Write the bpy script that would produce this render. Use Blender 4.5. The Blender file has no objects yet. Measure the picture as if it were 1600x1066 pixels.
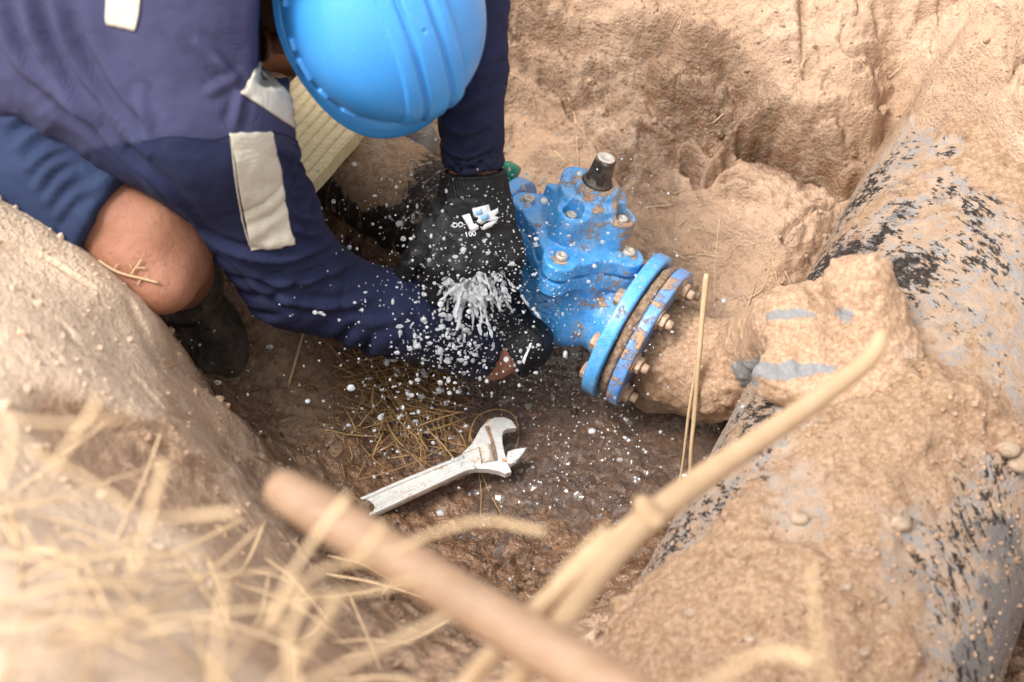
import bpy, bmesh, math, random
import numpy as np
from mathutils import Vector, Matrix
from mathutils.bvhtree import BVHTree
random.seed(4); RNG = np.random.default_rng(7)
SC = bpy.context.scene
COL = SC.collection

# ------------------------------------------------------------------ camera
PITCH = math.radians(50)
CAM = np.array([0.0, -1.31, 1.60])
CR = np.array([1.0, 0, 0]); CV = np.array([0, math.sin(PITCH), math.cos(PITCH)]); CF = np.array([0, math.cos(PITCH), -math.sin(PITCH)])
FPX = 1600 * 50 / 36.0
cd = bpy.data.cameras.new('camera'); cam = bpy.data.objects.new('camera', cd); COL.objects.link(cam)
cam.location = CAM; cam.rotation_euler = (math.radians(90) - PITCH, 0, 0)
cd.lens = 50; cd.sensor_width = 36; cd.clip_end = 200; cd.clip_start = 0.02
cd.dof.use_dof = True; cd.dof.focus_distance = 1.95; cd.dof.aperture_fstop = 2.9; cd.dof.aperture_blades = 0
SC.camera = cam

# ------------------------------------------------------------------ light: bright overcast daylight
w = bpy.data.worlds.new('World'); SC.world = w; w.use_nodes = True
nt = w.node_tree; bg = nt.nodes['Background']
sky = nt.nodes.new('ShaderNodeTexSky'); sky.sky_type = 'NISHITA'; sky.sun_disc = False
SUN_EL, SUN_AZ = math.radians(60), math.radians(-110)      # azimuth from +y towards +x
sky.sun_elevation = SUN_EL; sky.sun_rotation = SUN_AZ; sky.dust_density = 4.0; sky.air_density = 1.0; sky.ozone_density = 1.0
hs = nt.nodes.new('ShaderNodeHueSaturation'); hs.inputs['Saturation'].default_value = 0.06
nt.links.new(sky.outputs[0], hs.inputs['Color']); nt.links.new(hs.outputs[0], bg.inputs['Color'])
bg.inputs['Strength'].default_value = 0.145
sd = bpy.data.lights.new('sun', 'SUN'); sd.energy = 1.5; sd.angle = math.radians(16); sd.color = (1.0, 0.95, 0.88)
sun = bpy.data.objects.new('sun', sd); COL.objects.link(sun)
sdir = Vector((math.sin(SUN_AZ) * math.cos(SUN_EL), math.cos(SUN_AZ) * math.cos(SUN_EL), math.sin(SUN_EL)))
sun.rotation_euler = sdir.to_track_quat('Z', 'Y').to_euler()
vs = SC.view_settings; vs.view_transform = 'Standard'; vs.look = 'None'; vs.gamma = 1.0; vs.use_curve_mapping = False
vs.exposure = 1.32
try:
    SC.cycles.use_denoising = True; SC.cycles.max_bounces = 8
except Exception: pass

# ------------------------------------------------------------------ coordinate helpers
def cam2w(c): c = np.asarray(c, float); return CAM + c[..., 0:1] * CR + c[..., 1:2] * CV + c[..., 2:3] * CF if c.ndim > 1 else CAM + c[0] * CR + c[1] * CV + c[2] * CF
def P(px, py, d): return CAM + d * ((px - 800) / FPX * CR + (533 - py) / FPX * CV + CF)
def dirw(r, v, f):
    x = r * CR + v * CV + f * CF; return x / np.linalg.norm(x)
def rayd(px, py):
    d = (px - 800) / FPX * CR + (533 - py) / FPX * CV + CF; return d
def Gz(px, py, z):
    d = rayd(px, py); return CAM + d * ((z - CAM[2]) / d[2])
def unit(x): x = np.asarray(x, float); return x / np.linalg.norm(x)

# ------------------------------------------------------------------ noise
def _h(ix, iy, iz, s):
    n = (ix.astype(np.int64) * 374761393 + iy.astype(np.int64) * 668265263 + iz.astype(np.int64) * 2147483647 + s * 1274126177) & 0xFFFFFFFF
    n = ((n ^ (n >> 13)) * 1274126177) & 0xFFFFFFFF
    n = (n ^ (n >> 16)) & 0xFFFF
    return n.astype(np.float32) / 32767.5 - 1.0
def noise3(p, s=0):
    p = np.asarray(p, np.float64); f = np.floor(p); t = (p - f).astype(np.float32); i = f.astype(np.int64)
    t = t * t * (3 - 2 * t); x, y, z = t[..., 0], t[..., 1], t[..., 2]; ix, iy, iz = i[..., 0], i[..., 1], i[..., 2]
    def L(a, b, k): return a + (b - a) * k
    c = [[[ _h(ix + a, iy + b, iz + d, s) for d in (0, 1)] for b in (0, 1)] for a in (0, 1)]
    return L(L(L(c[0][0][0], c[1][0][0], x), L(c[0][1][0], c[1][1][0], x), y), L(L(c[0][0][1], c[1][0][1], x), L(c[0][1][1], c[1][1][1], x), y), z)
_RM = np.array([[.36, .48, -.8], [-.8, .6, 0], [.48, .64, .6]])
def fbm(p, freq, octv=4, s=0, gain=0.5):
    o = 0; a = 1.0; tot = 0; p = np.asarray(p, float) @ _RM * freq
    for k in range(octv):
        o = o + a * (noise3(p + 17.3 * k, s + k) + noise3((p @ _RM) * 1.13 + 5.1, s + k + 50)) * .7; tot += a; a *= gain; p = p @ _RM * 2.03
    return o / tot
def ridged(p, freq, octv=4, s=0):
    o = 0; a = 1.0; tot = 0; p = np.asarray(p, float) @ _RM * freq
    for k in range(octv):
        o = o + a * (1 - np.abs(noise3(p + 9.7 * k, s + k)) * 2); tot += a; a *= .5; p = p @ _RM * 2.1
    return o / tot
def sstep(a, b, x):
    t = np.clip((x - a) / (b - a), 0, 1); return t * t * (3 - 2 * t)

# ------------------------------------------------------------------ object helpers
LOC = {}
def mkmesh(name, V, F, smooth=True, attrs=None):
    me = bpy.data.meshes.new(name)
    V = np.asarray(V, dtype=np.float32)
    if isinstance(F, np.ndarray):
        n = F.shape[1]; me.vertices.add(len(V)); me.vertices.foreach_set('co', V.ravel())
        me.loops.add(F.size); me.loops.foreach_set('vertex_index', F.ravel().astype(np.int32))
        me.polygons.add(len(F)); me.polygons.foreach_set('loop_start', np.arange(0, F.size, n, dtype=np.int32))
        me.polygons.foreach_set('loop_total', np.full(len(F), n, dtype=np.int32)); me.update(calc_edges=True)
    else:
        me.from_pydata([tuple(map(float, v)) for v in V], [], F); me.update()
    me.polygons.foreach_set('use_smooth', np.full(len(me.polygons), bool(smooth)))
    for k, a in (attrs or {}).items():
        at = me.attributes.new(k, 'FLOAT', 'POINT'); at.data.foreach_set('value', np.asarray(a, np.float32))
    return me
def root(name, label, cat, loc, group=None):
    o = bpy.data.objects.new(name, None); COL.objects.link(o); o.location = loc; o['label'] = label; o['category'] = cat
    o.empty_display_size = .02
    if group: o['group'] = group
    LOC[o.name] = Vector(loc); return o
def obj(name, me, m, parent=None, label=None, cat=None, group=None, kind=None):
    o = bpy.data.objects.new(name, me); COL.objects.link(o)
    if m is not None and not me.materials: me.materials.append(m)
    if parent is not None:
        o.parent = parent
        o.matrix_parent_inverse = Matrix.Translation(-LOC.get(parent.name, Vector((0, 0, 0)))) 
    if label: o['label'] = label
    if cat: o['category'] = cat
    if group: o['group'] = group
    if kind: o['kind'] = kind
    return o
def normals(me):
    n = np.empty(len(me.vertices) * 3, np.float32); me.vertices.foreach_get('normal', n); return n.reshape(-1, 3)
def coords(me):
    n = np.empty(len(me.vertices) * 3, np.float32); me.vertices.foreach_get('co', n); return n.reshape(-1, 3)
def setco(me, V): me.vertices.foreach_set('co', np.asarray(V, np.float32).ravel()); me.update()
def bvh_of(me):
    V = [tuple(v.co) for v in me.vertices]; F = [tuple(p.vertices) for p in me.polygons]
    return BVHTree.FromPolygons(V, F)
def join(parts):
    V = []; F = []; k = 0
    for v, f in parts:
        V.append(np.asarray(v, float)); F += [tuple(int(i) + k for i in q) for q in f]; k += len(v)
    return np.concatenate(V), F
def frame(axis, up=(0, 0, 1)):
    z = unit(axis); u = np.asarray(up, float)
    if abs(np.dot(z, unit(u))) > .98: u = np.array([1.0, 0.2, 0])
    x = unit(np.cross(u, z)); y = np.cross(z, x); return x, y, z
def tube(pts, rad, n=8, flat=1.0, up=(0, 0, 1), caps=True, ph=0):
    pts = np.asarray(pts, float); m = len(pts); rad = np.broadcast_to(np.asarray(rad, float), (m,)) if np.ndim(rad) <= 1 else rad
    V = []; x = None
    for i in range(m):
        t = unit(pts[min(i + 1, m - 1)] - pts[max(i - 1, 0)])
        if x is None: x, y, _ = frame(t, up)
        else: x = unit(x - np.dot(x, t) * t); y = np.cross(t, x)
        for k in range(n):
            a = 2 * math.pi * k / n + ph; V.append(pts[i] + rad[i] * (math.cos(a) * x + flat * math.sin(a) * y))
    F = [(i * n + k, i * n + (k + 1) % n, (i + 1) * n + (k + 1) % n, (i + 1) * n + k) for i in range(m - 1) for k in range(n)]
    if caps: F += [tuple(range(n - 1, -1, -1)), tuple(range((m - 1) * n, m * n))]
    return np.array(V), F
def curve(ctrl, n=12):
    c = np.asarray(ctrl, float); c = np.vstack([2 * c[0] - c[1], c, 2 * c[-1] - c[-2]]); out = []
    for i in range(1, len(c) - 2):
        for t in np.linspace(0, 1, n, endpoint=False):
            out.append(.5 * ((2 * c[i]) + (-c[i - 1] + c[i + 1]) * t + (2 * c[i - 1] - 5 * c[i] + 4 * c[i + 1] - c[i + 2]) * t * t + (-c[i - 1] + 3 * c[i] - 3 * c[i + 1] + c[i + 2]) * t ** 3))
    out.append(c[-2]); return np.array(out)
def lathe(prof, org, axis, n=48, up=(0, 0, 1)):
    """prof: (h along axis, r) pairs"""
    x, y, z = frame(axis, up); V = []; m = len(prof)
    for h, r in prof:
        for k in range(n):
            a = 2 * math.pi * k / n; V.append(np.asarray(org) + h * z + r * (math.cos(a) * x + math.sin(a) * y))
    F = [(i * n + k, i * n + (k + 1) % n, (i + 1) * n + (k + 1) % n, (i + 1) * n + k) for i in range(m - 1) for k in range(n)]
    F += [tuple(range(n - 1, -1, -1)), tuple(range((m - 1) * n, m * n))]
    return np.array(V), F
def bbox(org, axes, size, bev=0.0, seg=2):
    """bevelled box centred at org; axes 3x3 rows"""
    bm = bmesh.new(); bmesh.ops.create_cube(bm, size=1.0)
    for v in bm.verts: v.co = Vector((v.co.x * size[0], v.co.y * size[1], v.co.z * size[2]))
    if bev: bmesh.ops.bevel(bm, geom=list(bm.edges), offset=bev, segments=seg, affect='EDGES', profile=.5)
    bm.verts.index_update(); A = np.asarray(axes, float)
    V = np.array([np.asarray(org) + v.co.x * A[0] + v.co.y * A[1] + v.co.z * A[2] for v in bm.verts]); F = [tuple(v.index for v in f.verts) for f in bm.faces]; bm.free()
    return V, F
def extrude_poly(poly, org, ax, ay, az, th, bev=0.0):
    bm = bmesh.new(); vs_ = [bm.verts.new((x, y, -th / 2)) for x, y in poly]; f = bm.faces.new(vs_)
    r = bmesh.ops.extrude_face_region(bm, geom=[f]); 
    for e in r['geom']:
        if isinstance(e, bmesh.types.BMVert): e.co.z += th
    bmesh.ops.recalc_face_normals(bm, faces=list(bm.faces))
    if bev:
        eds = [e for e in bm.edges if abs(e.verts[0].co.z - e.verts[1].co.z) < 1e-6]
        bmesh.ops.bevel(bm, geom=eds, offset=bev, segments=2, affect='EDGES', profile=.5)
    bmesh.ops.triangulate(bm, faces=[f for f in bm.faces if len(f.verts) > 4])
    bm.verts.index_update()
    V = np.array([np.asarray(org) + v.co.x * ax + v.co.y * ay + v.co.z * az for v in bm.verts]); F = [tuple(v.index for v in f.verts) for f in bm.faces]; bm.free()
    return V, F

# ------------------------------------------------------------------ signed distance modelling (smooth unions, surface nets)
class SDF:
    def __init__(s, lo, hi, h):
        s.lo = np.asarray(lo, float); s.h = h; s.n = np.ceil((np.asarray(hi, float) - s.lo) / h).astype(int) + 1
        s.D = np.full(tuple(s.n), 1.0, np.float32)
    def loc(s, lo, hi):
        a = np.clip(np.floor((np.asarray(lo) - s.lo) / s.h).astype(int), 0, s.n); b = np.clip(np.ceil((np.asarray(hi) - s.lo) / s.h).astype(int) + 1, 0, s.n)
        if np.any(b <= a): return None
        g = [(s.lo[i] + s.h * np.arange(a[i], b[i])).astype(np.float32) for i in range(3)]
        return (slice(a[0], b[0]), slice(a[1], b[1]), slice(a[2], b[2])), g[0][:, None, None], g[1][None, :, None], g[2][None, None, :]
    def add(s, fn, lo, hi, k=.01):
        m = k + 3 * s.h; q = s.loc(np.asarray(lo) - m, np.asarray(hi) + m)
        if q is None: return
        sl, X, Y, Z = q; d = fn(X, Y, Z); o = s.D[sl]
        if k > 0:
            hh = np.clip(.5 + .5 * (o - d) / k, 0, 1); s.D[sl] = (o * (1 - hh) + d * hh - k * hh * (1 - hh)).astype(np.float32)
        else: s.D[sl] = np.minimum(o, d)
    def cut(s, fn, lo, hi, k=.002):
        q = s.loc(np.asarray(lo), np.asarray(hi))
        if q is None: return
        sl, X, Y, Z = q; d = -fn(X, Y, Z); o = s.D[sl]
        hh = np.clip(.5 - .5 * (o - d) / k, 0, 1); s.D[sl] = (o * (1 - hh) + d * hh + k * hh * (1 - hh)).astype(np.float32)
    def cap(s, a, b, ra, rb=None, k=.01, cut=False):
        a = np.asarray(a, float); b = np.asarray(b, float); rb = ra if rb is None else rb; ab = b - a; L = float(ab @ ab) + 1e-9; R = max(ra, rb)
        def fn(X, Y, Z):
            x, y, z = X - a[0], Y - a[1], Z - a[2]; t = np.clip((x * ab[0] + y * ab[1] + z * ab[2]) / L, 0, 1)
            return np.sqrt((x - t * ab[0]) ** 2 + (y - t * ab[1]) ** 2 + (z - t * ab[2]) ** 2) - (ra + (rb - ra) * t)
        lo, hi = np.minimum(a, b) - R, np.maximum(a, b) + R
        (s.cut if cut else s.add)(fn, lo, hi, k)
    def ell(s, c, A, r, k=.01, cut=False):
        c = np.asarray(c, float); A = np.asarray(A, float); R = max(r)
        def fn(X, Y, Z):
            x, y, z = X - c[0], Y - c[1], Z - c[2]; q = [(x * A[i][0] + y * A[i][1] + z * A[i][2]) for i in range(3)]
            k0 = np.sqrt(sum((q[i] / r[i]) ** 2 for i in range(3))); k1 = np.sqrt(sum((q[i] / r[i] ** 2) ** 2 for i in range(3))) + 1e-6
            return k0 * (k0 - 1) / k1
        (s.cut if cut else s.add)(fn, c - R, c + R, k)
    def cyl(s, a, b, r, rnd=.003, k=.01, cut=False, rb=None, flat=None):
        a = np.asarray(a, float); b = np.asarray(b, float); L = np.linalg.norm(b - a); u = (b - a) / L; rb = r if rb is None else rb; R = max(r, rb)
        def fn(X, Y, Z):
            x, y, z = X - a[0], Y - a[1], Z - a[2]; t = x * u[0] + y * u[1] + z * u[2]; q = np.sqrt(np.maximum((x - t * u[0]) ** 2 + (y - t * u[1]) ** 2 + (z - t * u[2]) ** 2, 0))
            rr = r + (rb - r) * np.clip(t / L, 0, 1); dx = q - rr + rnd; dy = np.abs(t - L / 2) - L / 2 + rnd
            return np.minimum(np.maximum(dx, dy), 0) + np.sqrt(np.maximum(dx, 0) ** 2 + np.maximum(dy, 0) ** 2) - rnd
        e = R + .001; (s.cut if cut else s.add)(fn, np.minimum(a, b) - e, np.maximum(a, b) + e, k)
    def box(s, c, A, half, rnd=.004, k=.01, cut=False):
        c = np.asarray(c, float); A = np.asarray(A, float); R = float(np.linalg.norm(half))
        def fn(X, Y, Z):
            x, y, z = X - c[0], Y - c[1], Z - c[2]; q = [np.abs(x * A[i][0] + y * A[i][1] + z * A[i][2]) - half[i] + rnd for i in range(3)]
            return np.sqrt(sum(np.maximum(v, 0) ** 2 for v in q)) + np.minimum(np.maximum(np.maximum(q[0], q[1]), q[2]), 0) - rnd
        (s.cut if cut else s.add)(fn, c - R, c + R, k)
    def plane(s, c, n, R, k=.003):
        """remove what lies beyond the plane (c, n) within R of c"""
        c = np.asarray(c, float); n = unit(n)
        def fn(X, Y, Z):
            x, y, z = X - c[0], Y - c[1], Z - c[2]; return np.maximum(-(x * n[0] + y * n[1] + z * n[2]), np.sqrt(x * x + y * y + z * z) - R)
        s.cut(fn, c - R * 1.2, c + R * 1.2, k)
    def mesh(s, relax=1):
        D = s.D; D[0], D[-1] = 1, 1; D[:, 0], D[:, -1] = 1, 1; D[:, :, 0], D[:, :, -1] = 1, 1
        I = D < 0; c = [I[a:I.shape[0] - 1 + a, b:I.shape[1] - 1 + b, d:I.shape[2] - 1 + d] for a in (0, 1) for b in (0, 1) for d in (0, 1)]
        al = c[0].copy(); an = c[0].copy()
        for q in c[1:]: al &= q; an |= q
        mix = an & ~al; ix = np.argwhere(mix); idx = np.full(mix.shape, -1, np.int64); idx[mix] = np.arange(len(ix))
        off = np.array([(a, b, d) for a in (0, 1) for b in (0, 1) for d in (0, 1)]); vals = np.stack([D[ix[:, 0] + o[0], ix[:, 1] + o[1], ix[:, 2] + o[2]] for o in off], 1)
        acc = np.zeros((len(ix), 3)); cnt = np.zeros(len(ix))
        for i in range(8):
            for ax in range(3):
                if off[i][ax] == 0:
                    j = i + (4, 2, 1)[ax]; a, b = vals[:, i], vals[:, j]; m = (a < 0) != (b < 0); t = np.where(m, a / (a - b + 1e-12), 0)
                    p = off[i][None, :] + t[:, None] * np.eye(3)[ax][None, :]; acc += p * m[:, None]; cnt += m
        V = s.lo + s.h * (ix + acc / cnt[:, None]); F = []
        for ax in range(3):
            sl0 = [slice(None)] * 3; sl1 = [slice(None)] * 3; sl0[ax] = slice(0, -1); sl1[ax] = slice(1, None)
            a, b = I[tuple(sl0)], I[tuple(sl1)]; e = np.argwhere(a != b); sg = a[tuple(e.T)]
            u, v = [(1, 2), (2, 0), (0, 1)][ax]; q = []
            for du, dv in ((0, 0), (1, 0), (1, 1), (0, 1)):
                cc = e.copy(); cc[:, u] -= du; cc[:, v] -= dv; q.append(idx[cc[:, 0], cc[:, 1], cc[:, 2]])
            q = np.stack(q, 1); q[~sg] = q[~sg][:, ::-1]; F.append(q)
        F = np.concatenate(F)
        for _ in range(relax):
            acc = np.zeros_like(V); cn = np.zeros(len(V))
            for a, b in ((0, 1), (1, 2), (2, 3), (3, 0)):
                np.add.at(acc, F[:, a], V[F[:, b]]); np.add.at(acc, F[:, b], V[F[:, a]]); np.add.at(cn, F[:, a], 1); np.add.at(cn, F[:, b], 1)
            V = V * .5 + .5 * acc / cn[:, None]
        return V, F

# ------------------------------------------------------------------ material helpers
class N:
    def __init__(s, name):
        s.m = bpy.data.materials.new(name); s.m.use_nodes = True; s.t = s.m.node_tree; s.b = s.t.nodes['Principled BSDF']; s.co = None
    def n(s, typ, **kw):
        x = s.t.nodes.new(typ)
        for k, v in kw.items(): setattr(x, k, v)
        return x
    def put(s, sock, v):
        if isinstance(v, bpy.types.NodeSocket): s.t.links.new(v, sock)
        elif isinstance(v, (tuple, list)) and len(v) == 3 and sock.type == 'RGBA': sock.default_value = (*v, 1)
        else: sock.default_value = v
    def pos(s, scale=(1, 1, 1), rot=(0, 0, 0)):
        g = s.n('ShaderNodeNewGeometry'); mp = s.n('ShaderNodeMapping'); mp.inputs['Scale'].default_value = scale; mp.inputs['Rotation'].default_value = rot
        s.t.links.new(g.outputs['Position'], mp.inputs['Vector']); return mp.outputs[0]
    def noise(s, scale, detail=4, rough=.55, vec=None, dist=0):
        x = s.n('ShaderNodeTexNoise'); x.inputs['Scale'].default_value = scale; x.inputs['Detail'].default_value = detail; x.inputs['Roughness'].default_value = rough; x.inputs['Distortion'].default_value = dist
        s.t.links.new(vec if vec is not None else s.pos(), x.inputs['Vector']); return x.outputs['Fac']
    def vor(s, scale, vec=None, feat='F1', out='Distance', rnd=1):
        x = s.n('ShaderNodeTexVoronoi'); x.feature = feat; x.inputs['Scale'].default_value = scale; x.inputs['Randomness'].default_value = rnd
        s.t.links.new(vec if vec is not None else s.pos(), x.inputs['Vector']); return x.outputs[out]
    def math(s, op, a, b=0.0, clamp=False):
        x = s.n('ShaderNodeMath'); x.operation = op; x.use_clamp = clamp; s.put(x.inputs[0], a); s.put(x.inputs[1], b); return x.outputs[0]
    def rng(s, v, a, b, c=0., d=1., smooth=True):
        x = s.n('ShaderNodeMapRange'); x.interpolation_type = 'SMOOTHSTEP' if smooth else 'LINEAR'; s.put(x.inputs[0], v); x.inputs[1].default_value = a; x.inputs[2].default_value = b; x.inputs[3].default_value = c; x.inputs[4].default_value = d
        return x.outputs[0]
    def mix(s, f, a, b):
        x = s.n('ShaderNodeMix'); x.data_type = 'RGBA'; s.put(x.inputs[0], f); s.put(x.inputs[6], a); s.put(x.inputs[7], b); return x.outputs[2]
    def attr(s, name): x = s.n('ShaderNodeAttribute'); x.attribute_name = name; return x.outputs['Fac']
    def bump(s, h, dist=.002, st=1., nrm=None):
        x = s.n('ShaderNodeBump'); x.inputs['Strength'].default_value = st; x.inputs['Distance'].default_value = dist; s.put(x.inputs['Height'], h)
        if nrm is not None: s.put(x.inputs['Normal'], nrm)
        return x.outputs[0]
    def up(s):
        g = s.n('ShaderNodeNewGeometry'); x = s.n('ShaderNodeSeparateXYZ'); s.t.links.new(g.outputs['Normal'], x.inputs[0]); return x.outputs[2]
    def set(s, **kw):
        for k, v in kw.items(): s.put(s.b.inputs[k.replace('_', ' ')], v)
        return s.m

def m_soil():
    s = N('soil'); wet = s.attr('wet'); n1 = s.noise(5, 5); n2 = s.noise(38, 6, .65); n3 = s.noise(230, 2, .6); n4 = s.noise(14, 6, .7, dist=.6)
    wf = s.math('ADD', wet, s.math('MULTIPLY', s.math('SUBTRACT', n4, .5), 1.0)); wf = s.math('ADD', wf, s.math('MULTIPLY', s.math('SUBTRACT', n2, .5), .8)); wf = s.rng(wf, .16, .72)
    dry = s.mix(s.rng(n1, .35, .7), (.36, .232, .145), (.48, .34, .235)); dry = s.mix(s.rng(n2, .35, .75), dry, (.37, .235, .155))
    dry = s.mix(s.rng(s.math('ADD', wet, s.math('MULTIPLY', s.math('SUBTRACT', n2, .5), .3)), 0., -.25), dry, (.61, .455, .33))
    wetc = s.mix(s.rng(n2, .3, .7), (.075, .038, .019), (.20, .108, .060)); wetc = s.mix(s.rng(n4, .52, .75), wetc, (.25, .145, .085))
    c = s.mix(wf, dry, wetc); c = s.mix(s.rng(n3, .56, .70, 0, .6), c, s.mix(wf, (.24, .15, .09), (.05, .028, .015))); 
    spk = s.vor(170); c = s.mix(s.rng(spk, .05, .2, .45, 0), c, (.66, .55, .44))
    r = s.math('SUBTRACT', .95, s.math('MULTIPLY', wf, s.rng(n2, .3, .65, .40, .84)))
    h = s.math('ADD', s.math('MULTIPLY', n3, .5), s.noise(85, 4, .6)); h2 = s.noise(560, 1, .5)
    b = s.bump(h2, .0010, .7); b = s.bump(h, .007, .8, b)
    return s.set(Base_Color=c, Roughness=r, Normal=b, Specular_IOR_Level=.5)
def m_pipe():
    s = N('coated_pipe'); mud = s.attr('mud'); st = s.attr('spots')
    sv = s.pos((1, 1, 1)); n = s.noise(26, 7, .72); n2 = s.noise(150, 5, .7); n3 = s.noise(60, 5, .65)
    film = s.mix(s.rng(n, .35, .65), (.31, .205, .135), (.40, .29, .21)); film = s.mix(s.rng(s.math('ADD', n3, s.math('MULTIPLY', n2, .5)), .70, .86), film, (.27, .245, .23))
    grey = s.mix(n2, (.085, .082, .085), (.23, .21, .20))
    soil = s.mix(s.rng(n2, .35, .7), (.27, .165, .095), (.42, .29, .195)); soil = s.mix(s.rng(n3, .5, .75), soil, (.22, .125, .07))
    # sizes of tar spots follow the painted coat: raindrop-like dark marks in the dust
    cb = s.n('ShaderNodeCombineXYZ'); s.put(cb.inputs[0], s.math('ADD', s.attr('ps'), s.math('MULTIPLY', s.attr('pt'), .35))); s.put(cb.inputs[1], s.math('MULTIPLY', s.attr('pt'), .55)); clus = s.noise(11, 4, .65); d = s.noise(85, 5, .72, cb.outputs[0]); d2 = s.noise(260, 3, .6, cb.outputs[0])
    spot = s.rng(s.math('ADD', s.math('ADD', d, s.math('MULTIPLY', d2, .35)), s.math('ADD', s.math('MULTIPLY', st, .275), s.math('MULTIPLY', s.math('SUBTRACT', clus, .5), .55))), .875, .95)
    bare = s.rng(s.math('ADD', s.noise(18, 6, .7), s.math('MULTIPLY', mud, -.6)), .50, .60)
    c = s.mix(bare, film, grey); c = s.mix(spot, c, s.mix(s.rng(n2, .4, .65), (.014, .011, .010), (.06, .045, .038)))
    mm = s.rng(s.math('ADD', s.math('ADD', mud, s.math('MULTIPLY', s.math('SUBTRACT', s.noise(30, 7, .75), .5), 1.1)), s.math('MULTIPLY', s.math('SUBTRACT', s.noise(7, 5, .7), .5), 2.2)), .38, .60)
    c = s.mix(mm, c, soil)
    r = s.mix(mm, (.62, .62, .62), (.95, .95, .95)); h = s.math('ADD', s.math('MULTIPLY', s.noise(240, 5, .7), 1), s.math('MULTIPLY', spot, -.25))
    return s.set(Base_Color=c, Roughness=r, Normal=s.bump(h, .005, .8), Specular_IOR_Level=.22)
def m_mudfit():
    s = N('muddy_fitting'); n = s.noise(30, 6, .7); n2 = s.noise(180, 5, .7)
    soil = s.mix(s.rng(n2, .35, .7), (.28, .165, .095), (.47, .32, .21)); grey = s.mix(n2, (.11, .115, .125), (.30, .29, .28)); pale = s.mix(n2, (.52, .44, .36), (.66, .58, .50))
    c = s.mix(s.rng(s.math('ADD', n, s.attr('bare')), .55, .68), soil, grey); c = s.mix(s.rng(s.math('ADD', s.noise(16, 5, .6), s.attr('pale')), .62, .8), c, pale)
    c = s.mix(s.math('MULTIPLY', s.attr('wet'), .75), c, (.10, .055, .03))
    return s.set(Base_Color=c, Roughness=s.rng(s.attr('wet'), 0, 1, .88, .35), Normal=s.bump(s.math('ADD', s.math('MULTIPLY', n2, .4), s.noise(60, 4, .6)), .005, .7))
def m_bluepaint(name, base=(.035, .235, .62), dirt=.0):
    s = N(name); n = s.noise(22, 7, .72, dist=.4); n2 = s.noise(90, 6, .75); n3 = s.noise(420, 3)
    col = s.mix(s.rng(n2, .3, .7), base, tuple(min(1, v * 1.25 + .01) for v in base)); col = s.mix(s.rng(n3, .62, .7), col, (.02, .06, .12))
    dm = s.math('ADD', s.math('ADD', n, s.math('MULTIPLY', n2, .45)), s.attr('dirt')); mk = s.rng(dm, .93 - dirt, 1.0 - dirt)
    mud = s.mix(n2, (.26, .135, .065), (.50, .34, .22)); c = s.mix(s.rng(dm, .80 - dirt, .93 - dirt, 0, .35), col, (.30, .36, .42)); c = s.mix(mk, c, mud)
    chip = s.rng(s.noise(130, 5, .7), .70, .73); c = s.mix(chip, c, (.022, .02, .02))
    r = s.rng(mk, 0, 1, .26, .9); h = s.math('ADD', s.math('MULTIPLY', n2, .5), s.math('MULTIPLY', mk, 1.2)); b = s.bump(s.noise(260, 3), .0012, .6); b = s.bump(h, .0028, .7, b)
    return s.set(Base_Color=c, Roughness=r, Normal=b, Coat_Weight=s.rng(mk, 0, 1, .35, 0), Coat_Roughness=.15)
def m_fabric(name, c1, c2, dust=.15, rough=.9, scale=1400, c3=None):
    s = N(name); n = s.noise(7, 5); c = s.mix(s.rng(n, .3, .7), c1, c2)
    if c3: c = s.mix(s.attr('panel'), c, s.mix(s.rng(n, .3, .7), c3, tuple(v * 1.3 for v in c3))); c = s.mix(s.rng(s.math('ADD', s.noise(16, 6, .7), s.attr('dust')), .62, 1.0, 0, .65), c, (.24, .20, .17)); c = s.mix(s.math('MULTIPLY', s.attr('wetc'), .8), c, tuple(v * .3 for v in c1))
    c = s.mix(s.rng(s.noise(scale * .5, 2), .45, .75, 0, dust), c, tuple(min(1, v * 2 + .05) for v in c2))
    wv = s.n('ShaderNodeTexWave'); wv.inputs['Scale'].default_value = scale / 6; wv.inputs['Distortion'].default_value = 1.5; s.t.links.new(s.pos((1, 1, .8), (.4, .6, .8)), wv.inputs['Vector'])
    b = s.bump(wv.outputs['Fac'], .0005, .5); b = s.bump(s.noise(60, 4, .6), .003, .35, b)
    return s.set(Base_Color=c, Roughness=s.rng(s.attr('wetc'), 0, 1, rough, .45), Normal=b, Specular_IOR_Level=.25)
def m_skin():
    s = N('skin'); n = s.noise(12, 5); n2 = s.noise(85, 5, .7); c = s.mix(s.rng(n, .3, .7), (.25, .100, .052), (.37, .165, .10)); c = s.mix(s.rng(n2, .5, .8, 0, .5), c, (.30, .12, .07))
    c = s.mix(s.rng(s.math('ADD', s.noise(26, 6, .7), s.attr('dust')), .60, .85, 0, .6), c, (.36, .26, .19))
    c = s.mix(s.rng(s.noise(420, 3, .6, s.pos((1, .25, .6), (.3, .2, .7))), .60, .68, 0, .45), c, (.12, .05, .03))
    c = s.mix(s.attr('hairy'), c, (.09, .045, .028))
    b = s.bump(s.noise(520, 4, .7), .002, .7); b = s.bump(n2, .004, .6, b)
    return s.set(Base_Color=c, Roughness=.48, Normal=b, Subsurface_Weight=.12, Subsurface_Scale=.01, Subsurface_Radius=(1., .35, .2))
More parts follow.
